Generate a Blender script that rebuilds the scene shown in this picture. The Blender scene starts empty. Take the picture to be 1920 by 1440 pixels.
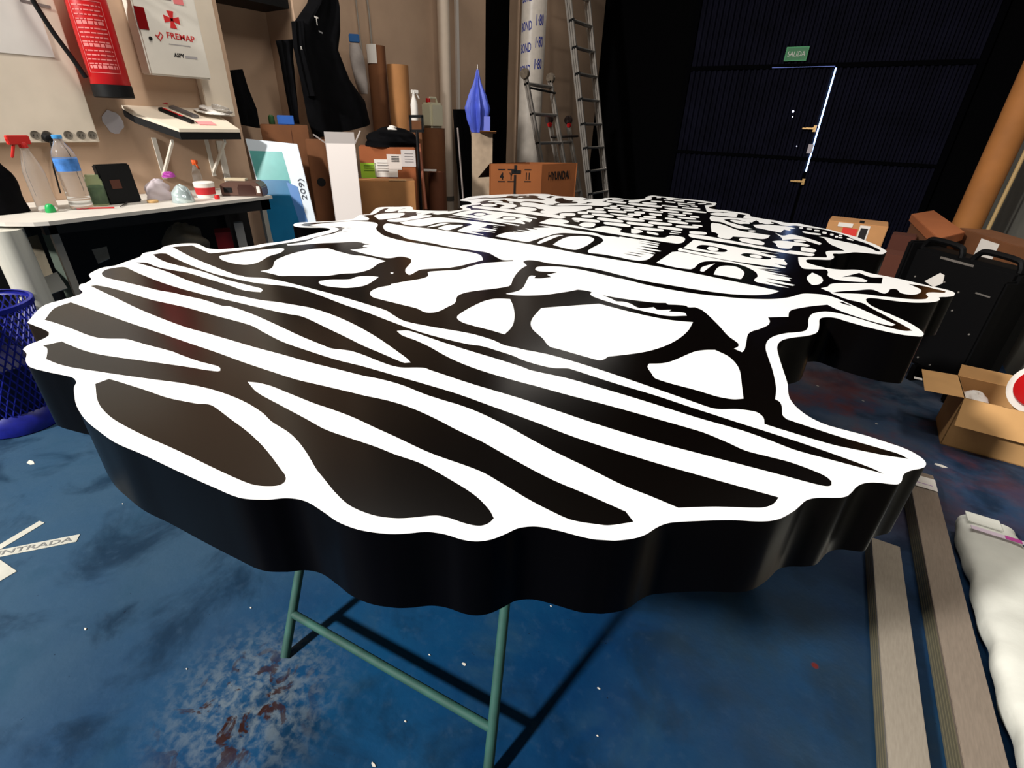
import bpy, bmesh, math, random
from mathutils import Vector, Matrix, geometry
random.seed(7)
sc = bpy.context.scene
COL = sc.collection

# ------------------------------------------------------------------ camera
F_PX, PSI, TH, RO, CAM_H = 916.0, math.radians(34), math.radians(28.1), math.radians(2.05), 1.35
fw = Vector((-math.sin(PSI)*math.cos(TH), math.cos(PSI)*math.cos(TH), -math.sin(TH)))
r0 = Vector((math.cos(PSI), math.sin(PSI), 0)); u0 = r0.cross(fw)
rt = math.cos(RO)*r0 + math.sin(RO)*u0
up = math.cos(RO)*u0 - math.sin(RO)*r0
EYE = Vector((0, 0, CAM_H))
cam = bpy.data.cameras.new('camera'); cam_o = bpy.data.objects.new('camera', cam); COL.objects.link(cam_o)
cam.sensor_fit = 'HORIZONTAL'; cam.sensor_width = 36.0; cam.lens = 36.0*F_PX/1920.0
cam.clip_start = 0.02; cam.clip_end = 60
m = Matrix((rt, up, -fw)).transposed().to_4x4(); m.translation = EYE
cam_o.matrix_world = m
sc.camera = cam_o

def ray(x, y): return fw + rt*((x-960)/F_PX) - up*((y-720)/F_PX)
def az(x, y, z): d = ray(x, y); return EYE + d*((z-CAM_H)/d.z)      # where the sight line meets a height
def ax(x, y, v): d = ray(x, y); return EYE + d*(v/d.x)              # ... a plane parallel to the side walls
def ay(x, y, v): d = ray(x, y); return EYE + d*(v/d.y)              # ... a plane parallel to the door wall

# ------------------------------------------------------------------ light and exposure
sc.view_settings.view_transform = 'Standard'; sc.view_settings.look = 'None'
sc.view_settings.exposure = 0.0; sc.view_settings.gamma = 1.0; sc.view_settings.use_curve_mapping = False
w = bpy.data.worlds.new('world'); sc.world = w; w.use_nodes = True
w.node_tree.nodes['Background'].inputs[0].default_value = (0.6, 0.7, 0.9, 1)
w.node_tree.nodes['Background'].inputs[1].default_value = 0.006
def area(name, loc, target, size, power, color=(1, 1, 1), size_y=None, spread=180):
    l = bpy.data.lights.new(name, 'AREA'); l.energy = power; l.color = color; l.size = size
    if size_y: l.shape = 'RECTANGLE'; l.size_y = size_y
    else: l.shape = 'DISK'
    l.spread = math.radians(spread)
    o = bpy.data.objects.new(name, l); COL.objects.link(o); o.location = loc
    o.rotation_euler = (Vector(target)-Vector(loc)).to_track_quat('-Z', 'Y').to_euler()
    return o
KEY = area('entrance_light', (-2.9, -4.6, 4.6), (-1.0, 0.9, 0.0), 0.5, 400, (1.0, 0.97, 0.93), spread=120)
area('ceiling_tube_light', (-1.7, 1.6, 4.3), (-1.9, 1.6, 0), 0.35, 95, (1.0, 0.95, 0.88), size_y=3.0)
area('right_fill_light', (0.75, 3.2, 4.5), (0.6, 3.5, 0), 0.3, 52, (1.0, 0.95, 0.9), size_y=1.5)  # added unseen fill lamp, brightens the floor and parcels at right
area('far_fill_light', (-3.2, 6.2, 3.6), (-3.4, 5.6, 0), 0.3, 9, (1.0, 0.93, 0.85), size_y=2.4)  # added unseen fill lamp, dim light for the pile along the wall

# ------------------------------------------------------------------ materials
def lin(c):
    o = []
    for v in c:
        v = v/255.0
        o.append(v/12.92 if v <= 0.04045 else ((v+0.055)/1.055)**2.4)
    return (o[0], o[1], o[2], 1)
MC = {}
def mat(name, col, rough=0.6, metal=0.0, var=0.0, scale=8.0, bump=0.0, trans=0.0, ior=1.45, emis=0.0, spec=0.5, alpha=1.0, stretch=None):
    if name in MC: return MC[name]
    M = bpy.data.materials.new(name); M.use_nodes = True; nt = M.node_tree; b = nt.nodes['Principled BSDF']
    b.inputs['Base Color'].default_value = lin(col); b.inputs['Roughness'].default_value = rough
    b.inputs['Metallic'].default_value = metal; b.inputs['IOR'].default_value = ior
    b.inputs['Transmission Weight'].default_value = trans; b.inputs['Specular IOR Level'].default_value = spec
    b.inputs['Alpha'].default_value = alpha
    if emis: b.inputs['Emission Color'].default_value = lin(col); b.inputs['Emission Strength'].default_value = emis
    tc = nt.nodes.new('ShaderNodeTexCoord'); mp = nt.nodes.new('ShaderNodeMapping')
    nt.links.new(tc.outputs['Object'], mp.inputs['Vector'])
    if stretch: mp.inputs['Scale'].default_value = stretch
    if var or bump:
        n = nt.nodes.new('ShaderNodeTexNoise'); n.inputs['Scale'].default_value = scale; n.inputs['Detail'].default_value = 6
        nt.links.new(mp.outputs[0], n.inputs['Vector'])
        if var:
            mx = nt.nodes.new('ShaderNodeMix'); mx.data_type = 'RGBA'
            c = lin(col); mx.inputs['A'].default_value = tuple(max(0, v*(1-var)) for v in c[:3])+(1,)
            mx.inputs['B'].default_value = tuple(min(1, v*(1+var)) for v in c[:3])+(1,)
            cr = nt.nodes.new('ShaderNodeMapRange'); cr.inputs[1].default_value = .3; cr.inputs[2].default_value = .7
            nt.links.new(n.outputs[0], cr.inputs[0]); nt.links.new(cr.outputs[0], mx.inputs['Factor'])
            nt.links.new(mx.outputs['Result'], b.inputs['Base Color'])
        if bump:
            bp = nt.nodes.new('ShaderNodeBump'); bp.inputs['Strength'].default_value = bump; bp.inputs['Distance'].default_value = 0.01
            nt.links.new(n.outputs[0], bp.inputs['Height']); nt.links.new(bp.outputs[0], b.inputs['Normal'])
    MC[name] = M
    return M

def floor_material():
    M = bpy.data.materials.new('painted_floor'); M.use_nodes = True; nt = M.node_tree; b = nt.nodes['Principled BSDF']
    tc = nt.nodes.new('ShaderNodeTexCoord')
    def noise(sc_, det=8, rough=.6, dist=0.0, loc=(0, 0, 0), stretch=(1, 1, 1)):
        mp = nt.nodes.new('ShaderNodeMapping'); mp.inputs['Location'].default_value = loc; mp.inputs['Scale'].default_value = stretch
        nt.links.new(tc.outputs['Object'], mp.inputs[0])
        n = nt.nodes.new('ShaderNodeTexNoise'); n.inputs['Scale'].default_value = sc_; n.inputs['Detail'].default_value = det
        n.inputs['Roughness'].default_value = rough; n.inputs['Distortion'].default_value = dist
        nt.links.new(mp.outputs[0], n.inputs['Vector']); return n.outputs[0]
    def rng(s, a, c_, lo=0.0, hi=1.0):
        r = nt.nodes.new('ShaderNodeMapRange'); r.interpolation_type = 'SMOOTHSTEP'
        for i, v in enumerate((a, c_, lo, hi)): r.inputs[i+1].default_value = v
        nt.links.new(s, r.inputs[0]); return r.outputs[0]
    def mul(a, c_):
        n = nt.nodes.new('ShaderNodeMath'); n.operation = 'MULTIPLY'
        nt.links.new(a, n.inputs[0])
        if isinstance(c_, (int, float)): n.inputs[1].default_value = c_
        else: nt.links.new(c_, n.inputs[1])
        return n.outputs[0]
    def spot(x, y, r_in, r_out):
        v = nt.nodes.new('ShaderNodeVectorMath'); v.operation = 'DISTANCE'; v.inputs[1].default_value = (x, y, 0)
        nt.links.new(tc.outputs['Object'], v.inputs[0]); return rng(v.outputs['Value'], r_out, r_in)
    def mix(f, a, col):
        n = nt.nodes.new('ShaderNodeMix'); n.data_type = 'RGBA'; nt.links.new(f, n.inputs['Factor'])
        if isinstance(a, tuple): n.inputs['A'].default_value = a
        else: nt.links.new(a, n.inputs['A'])
        n.inputs['B'].default_value = lin(col); return n.outputs['Result']
    c = mix(rng(noise(1.1), .35, .68), lin((3, 42, 80)), (14, 62, 98))
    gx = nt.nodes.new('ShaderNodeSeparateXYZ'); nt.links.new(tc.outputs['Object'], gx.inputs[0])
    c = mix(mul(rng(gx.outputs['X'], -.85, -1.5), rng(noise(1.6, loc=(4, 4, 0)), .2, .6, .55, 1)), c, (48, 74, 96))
    fz = az(1560, 720, 0); c = mix(mul(spot(fz.x, fz.y, .5, 2.2), rng(noise(1.4, loc=(8, 1, 0)), .3, .65, .2, .9)), c, (76, 82, 92))  # grey far floor, colour also lightened to replace light missing there
    c = mix(rng(noise(3.2, dist=.6, loc=(3, 1, 0)), .48, .75, 0, .75), c, (36, 66, 88))
    c = mix(mul(rng(noise(3.4, dist=.5, loc=(7, 2, 0)), .48, .68), .75), c, (6, 30, 50))
    c = mix(mul(rng(noise(28, stretch=(1, 1, 1)), .52, .75), .2), c, (60, 84, 108))
    g2 = az(1480, 1250, 0); c = mix(mul(spot(g2.x, g2.y, .1, .7), rng(noise(4, loc=(2, 2, 0)), .3, .7, .3, .85)), c, (30, 46, 58))  # greyer floor, with the shadow falling here painted into the colour
    wn = az(470, 1310, 0); worn = spot(wn.x, wn.y, .03, .30)
    c = mix(mul(worn, rng(noise(38, dist=.3, loc=(1, 4, 0)), .38, .64, .0, .6)), c, (112, 122, 126))
    rust = az(450, 1330, 0)
    c = mix(mul(spot(rust.x, rust.y, .05, .24), rng(noise(14, dist=.8, loc=(5, 5, 0)), .54, .6)), c, (42, 20, 16))
    r2 = az(1600, 790, 0)
    c = mix(mul(spot(r2.x, r2.y, .2, 1.1), rng(noise(2.6, loc=(2, 8, 0)), .45, .62, 0, .75)), c, (96, 46, 44))
    c = mix(rng(noise(55, det=2, loc=(9, 3, 0)), .74, .78), c, (12, 20, 40))
    r3 = az(1528, 1248, 0)
    c = mix(spot(r3.x, r3.y, .006, .012), c, (90, 30, 28))
    b.inputs['Specular IOR Level'].default_value = .12
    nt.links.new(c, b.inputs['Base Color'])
    nt.links.new(rng(noise(5), .3, .7, .38, .62), b.inputs['Roughness'])
    bp = nt.nodes.new('ShaderNodeBump'); bp.inputs['Strength'].default_value = .25; bp.inputs['Distance'].default_value = .004
    nt.links.new(noise(40), bp.inputs['Height']); nt.links.new(bp.outputs[0], b.inputs['Normal'])
    return M

def corrugated_material():
    # dark blue sheet; the ribs are modelled, this only adds grime
    return mat('door_sheet', (13, 13, 26), .7, .0, var=.35, scale=3.0, bump=.1, spec=.06)

# ------------------------------------------------------------------ mesh helpers
class MB:
    def __init__(s): s.v = []; s.f = []
    def add(s, vs, fs):
        o = len(s.v); s.v += [Vector(q) for q in vs]; s.f += [tuple(i+o for i in f) for f in fs]; return s
    def obox(s, o, a, b, c):
        o, a, b, c = Vector(o), Vector(a), Vector(b), Vector(c)
        vs = [o, o+a, o+a+b, o+b, o+c, o+a+c, o+a+b+c, o+b+c]
        fs = [(0, 3, 2, 1), (4, 5, 6, 7), (0, 1, 5, 4), (1, 2, 6, 5), (2, 3, 7, 6), (3, 0, 4, 7)]
        if a.cross(b).dot(c) < 0: fs = [f[::-1] for f in fs]
        return s.add(vs, fs)
    def box(s, x0, x1, y0, y1, z0, z1): return s.obox((x0, y0, z0), (x1-x0, 0, 0), (0, y1-y0, 0), (0, 0, z1-z0))
    def cbox(s, c, ax_, ay_, az_):
        c = Vector(c); ax_, ay_, az_ = Vector(ax_), Vector(ay_), Vector(az_)
        return s.obox(c-ax_/2-ay_/2-az_/2, ax_, ay_, az_)
    def tube(s, pts, r, n=12, cap=True):
        pts = [Vector(p) for p in pts]; rs = r if isinstance(r, (list, tuple)) else [r]*len(pts)
        t0 = (pts[1]-pts[0]).normalized(); up_ = Vector((0, 0, 1)) if abs(t0.z) < .9 else Vector((1, 0, 0))
        nrm = t0.cross(up_).normalized(); rings = []; o = len(s.v)
        for i, p in enumerate(pts):
            t = (pts[min(i+1, len(pts)-1)]-pts[max(i-1, 0)]).normalized()
            nrm = (nrm-t*nrm.dot(t)).normalized(); bn = t.cross(nrm)
            s.v += [p+(nrm*math.cos(2*math.pi*k/n)+bn*math.sin(2*math.pi*k/n))*rs[i] for k in range(n)]
        for i in range(len(pts)-1):
            for k in range(n):
                a = o+i*n+k; b = o+i*n+(k+1) % n
                s.f.append((a, b, b+n, a+n))
        if cap:
            s.f.append(tuple(o+k for k in range(n))[::-1]); s.f.append(tuple(o+(len(pts)-1)*n+k for k in range(n)))
        return s
    def lathe(s, base, prof, n=24, axis=(0, 0, 1)):
        base = Vector(base); A = Vector(axis).normalized(); e = A.orthogonal().normalized(); g = A.cross(e); o = len(s.v)
        for r, h in prof:
            s.v += [base+A*h+(e*math.cos(2*math.pi*k/n)+g*math.sin(2*math.pi*k/n))*max(r, 1e-4) for k in range(n)]
        for i in range(len(prof)-1):
            for k in range(n):
                a = o+i*n+k; b = o+i*n+(k+1) % n
                s.f.append((a, b, b+n, a+n))
        s.f.append(tuple(o+k for k in range(n))[::-1]); s.f.append(tuple(o+(len(prof)-1)*n+k for k in range(n)))
        return s
    def prism(s, poly, ext):
        ext = Vector(ext); n = len(poly); poly = [Vector(p) for p in poly]
        nn = Vector((0, 0, 0))
        for i in range(n): nn += poly[i].cross(poly[(i+1) % n])
        if nn.dot(ext) > 0: poly = poly[::-1]
        vs = poly+[p+ext for p in poly]
        fs = [tuple(range(n)), tuple(range(2*n-1, n-1, -1))]+[(i, i+n, (i+1) % n+n, (i+1) % n) for i in range(n)]
        return s.add(vs, fs)
    def grid(s, fn, nu, nv, closed_u=False):
        o = len(s.v)
        for j in range(nv+1):
            for i in range(nu+(0 if closed_u else 1)): s.v.append(Vector(fn(i/nu, j/nv)))
        row = nu if closed_u else nu+1
        for j in range(nv):
            for i in range(nu):
                a = o+j*row+i; b = o+j*row+(i+1) % row
                s.f.append((a, b, b+row, a+row))
        return s
    def build(s, name, material, parent=None, smooth=False, bevel=0.0, solid=0.0, recalc=False, base=None):
        loc = Vector((0, 0, 0))
        if parent is None:
            xs = [v.x for v in s.v]; ys = [v.y for v in s.v]; zs = [v.z for v in s.v]
            loc = Vector(((min(xs)+max(xs))/2, (min(ys)+max(ys))/2, min(zs)))
            if base is not None: loc = Vector(base)
            off = loc
        else:
            off = wloc(parent)
        me = bpy.data.meshes.new(name); me.from_pydata([v-off for v in s.v], [], s.f); me.update()
        if bevel or recalc:
            bm = bmesh.new(); bm.from_mesh(me)
            if recalc: bmesh.ops.recalc_face_normals(bm, faces=bm.faces)
            if bevel: bmesh.ops.bevel(bm, geom=bm.edges[:], offset=bevel, segments=2, affect='EDGES', clamp_overlap=True)
            bm.to_mesh(me); bm.free()
        me.materials.append(material)
        if smooth:
            for p in me.polygons: p.use_smooth = True
        o = bpy.data.objects.new(name, me); COL.objects.link(o)
        if parent is None: o.location = loc
        else: o.parent = parent
        if solid:
            md = o.modifiers.new('thickness', 'SOLIDIFY'); md.thickness = solid; md.offset = 0
        if smooth:
            try:
                me.set_sharp_from_angle(angle=math.radians(40))
            except Exception: pass
        return o
def wloc(o):
    l = Vector(o.location)
    while o.parent: o = o.parent; l += Vector(o.location)
    return l
def thing(name, loc, label, cat, group=None):
    o = bpy.data.objects.new(name, None); o.empty_display_size = .05; COL.objects.link(o); o.location = loc
    return tag(o, label, cat, group)
def tag(o, label, cat, group=None, kind=None):
    o['label'] = label; o['category'] = cat
    if group: o['group'] = group
    if kind: o['kind'] = kind
    return o
def struct(o): o['kind'] = 'structure'; return o
def text(name, s, material, parent, origin, xd, yd, height, width=None, depth=.0006, bold=0.0):
    c = bpy.data.curves.new(name, 'FONT'); c.body = s; c.size = 1.0; c.extrude = 0; c.offset = bold; c.resolution_u = 3
    o = bpy.data.objects.new(name, c); COL.objects.link(o); bpy.context.view_layer.update()
    me = bpy.data.meshes.new_from_object(o.evaluated_get(bpy.context.evaluated_depsgraph_get()))
    bpy.data.objects.remove(o)
    xs = [v.co.x for v in me.vertices]; ys = [v.co.y for v in me.vertices]
    X = Vector(xd).normalized(); Yv = Vector(yd).normalized(); N = X.cross(Yv).normalized()
    sy = height/(max(ys)-min(ys)); sx = (width/(max(xs)-min(xs))) if width else sy
    off = Vector(origin)-wloc(parent)
    for v in me.vertices:
        v.co = off+X*((v.co.x-min(xs))*sx)+Yv*((v.co.y-min(ys))*sy)+N*depth
    me.materials.clear(); me.materials.append(material)
    t = bpy.data.objects.new(name, me); COL.objects.link(t); t.parent = parent
    return t

# shared colours
WHITE = mat('white_paint', (225, 218, 205), .55, var=.05, scale=4)
CREAM = mat('cream_laminate', (226, 212, 192), .5, var=.06, scale=5)
BLACK = mat('black_plastic', (7, 7, 8), .55, spec=.3)
BLACKCLOTH = mat('black_cloth', (7, 7, 9), .95, var=.3, scale=12, bump=.3, spec=.1)
CARD = mat('brown_cardboard', (160, 110, 64), .85, var=.12, scale=6, bump=.1)
CARD2 = mat('dark_cardboard', (108, 66, 36), .85, var=.15, scale=5, bump=.1)
CARDIN = mat('cardboard_inside', (140, 92, 54), .9, var=.1, scale=7)
STEEL = mat('brushed_aluminium', (178, 172, 164), .35, .75, var=.12, scale=18)
RED = mat('red_paint', (186, 18, 22), .35, var=.05)
PAPER = mat('white_paper', (226, 220, 212), .8, var=.04)
INK = mat('black_ink', (18, 16, 16), .7)
BLUEINK = mat('blue_ink', (40, 50, 130), .7)
REDINK = mat('red_ink', (200, 34, 34), .6)
CLEAR = mat('clear_plastic', (238, 242, 244), .08, trans=.92, ior=1.25)
# ---- traced drawing: rough letter = sheet of the tracing, points follow it; ! marks a corner
TILES={'A':(0,380,3),'B':(0,740,3),'C':(540,560,3),'D':(1080,560,3),'E':(540,350,6),'F':(840,350,6.857),'G':(1080,350,6.857),
'H':(1320,370,5.333),'I':(840,470,6),'J':(1140,500,5.333),'K':(1500,340,4.571),'a':(150,440,6),'b':(40,540,6),'c':(430,500,6),
'd':(380,390,6),'e':(680,580,6),'f':(340,640,6),'g':(840,360,12),'h':(980,360,12),'i':(1100,360,12),'j':(1220,360,12),
'k':(1320,370,9.6),'l':(1460,410,9.6),'m':(1280,430,8.727),'n':(680,370,10.667),'p':(980,640,6),'q':(1240,700,6),
'r':(1440,720,6),'s':(900,740,6),'t':(1140,860,6),'u':(1160,430,12)}
OUTLINE='''b 65,390! 190,245 280,185 450,135 620,85 690,45 650,10 a 0,562 60,545 120,510 128,495 100,455 130,425 240,375 400,345 500,310 600,275 680,245 700,215 770,195 850,180 910,160 920,145 1000,120 1150,100 1290,98 1330,105 1430,150 1550,165 1700,155 1920,130
d 700,400 900,375 1100,330 1250,290 1380,260 1440,240 1420,230 1350,222 1150,220 1050,210 1015,190 1040,172 1150,160 1400,150 1600,135 1700,118 1740,95 1760,80 1880,68
n 160,318 200,280 260,225 330,200 500,190 700,190 850,185 960,185 1000,200 1000,235 1100,255 1300,265 1500,270 1700,272
g 0,435 140,420 300,398 340,385 280,350 270,330 330,300 450,285 530,270 520,240 470,215 380,205 270,195 265,180 330,155 500,110 700,85 1000,65 1400,50
h 0,50 300,40 580,50 700,75 850,95 1000,105 1200,115 1350,125 1450,150 1600,160 1780,155 1850,135
i 480,132 600,130 750,140 900,170 1000,175 1180,165 1290,150 1330,140 1320,125 1380,95 1480,78
j 200,95 400,115 600,140 900,165 1200,200 1400,235 1470,240 1480,265 1450,300 1380,325 1310,335 1315,355 1370,375 1500,395 1700,415
k 450,245 700,280 800,300 835,320 835,340 900,355 1100,390 1300,420 1500,460 1700,470
l 500,115 750,165 950,205 1150,260 1400,330 1600,410 1750,470 1880,540 1948,588! 1880,638 1700,630 1500,612 1350,605 1250,618 1100,630 980,630 975,650 1000,690 980,720 930,740 700,735 520,735 490,750 500,780 560,810 700,850 900,895 1150,920 1350,918 1480,930 1650,980 1800,1010
K 850,835 1000,870 1150,905 1280,935 1330,960 1320,980 1260,990 1190,995 1200,1010 1170,1030 1050,1040 900,1035 700,1010 600,1000 565,1010 570,1030 620,1070 800,1150 950,1220 1040,1280 1062,1310 1050,1328 1000,1328 850,1310 600,1255 400,1200 300,1170 220,1165 170,1180 165,1230 150,1290 80,1320
D 1200,222 1150,240 1132,270 1140,320 1165,400 1190,480 1195,535
r 250,170 320,260 450,360 620,445 800,500 1100,580 1350,660 1550,730 1700,810 1775,880 1770,925 1720,950 1620,970 1540,1005 1515,1040 1505,1090 1470,1125 1420,1130 1200,1108 1080,1118 1000,1155 940,1220 880,1265 760,1280 560,1280 430,1310 350,1380
t 2090,590 1920,680 1740,705 1400,692 1100,697 750,715 640,735 540,780 430,850 300,895 100,920 0,918
C 1700,1350 1500,1300 1400,1282 1300,1290 1220,1325 1140,1355 1060,1365 980,1355 880,1325 780,1312 650,1322 550,1322 400,1300 280,1255 200,1200 100,1140 0,1122
B 1500,590 1350,580 1200,520 1000,430 800,335 650,270 550,200 480,140 430,60
b 595,1180 595,1110 618,1060 590,1015 540,995 300,945 100,890 55,840 50,790 60,740 15,690! 80,640 230,580 310,530 310,500 250,465'''
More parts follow.
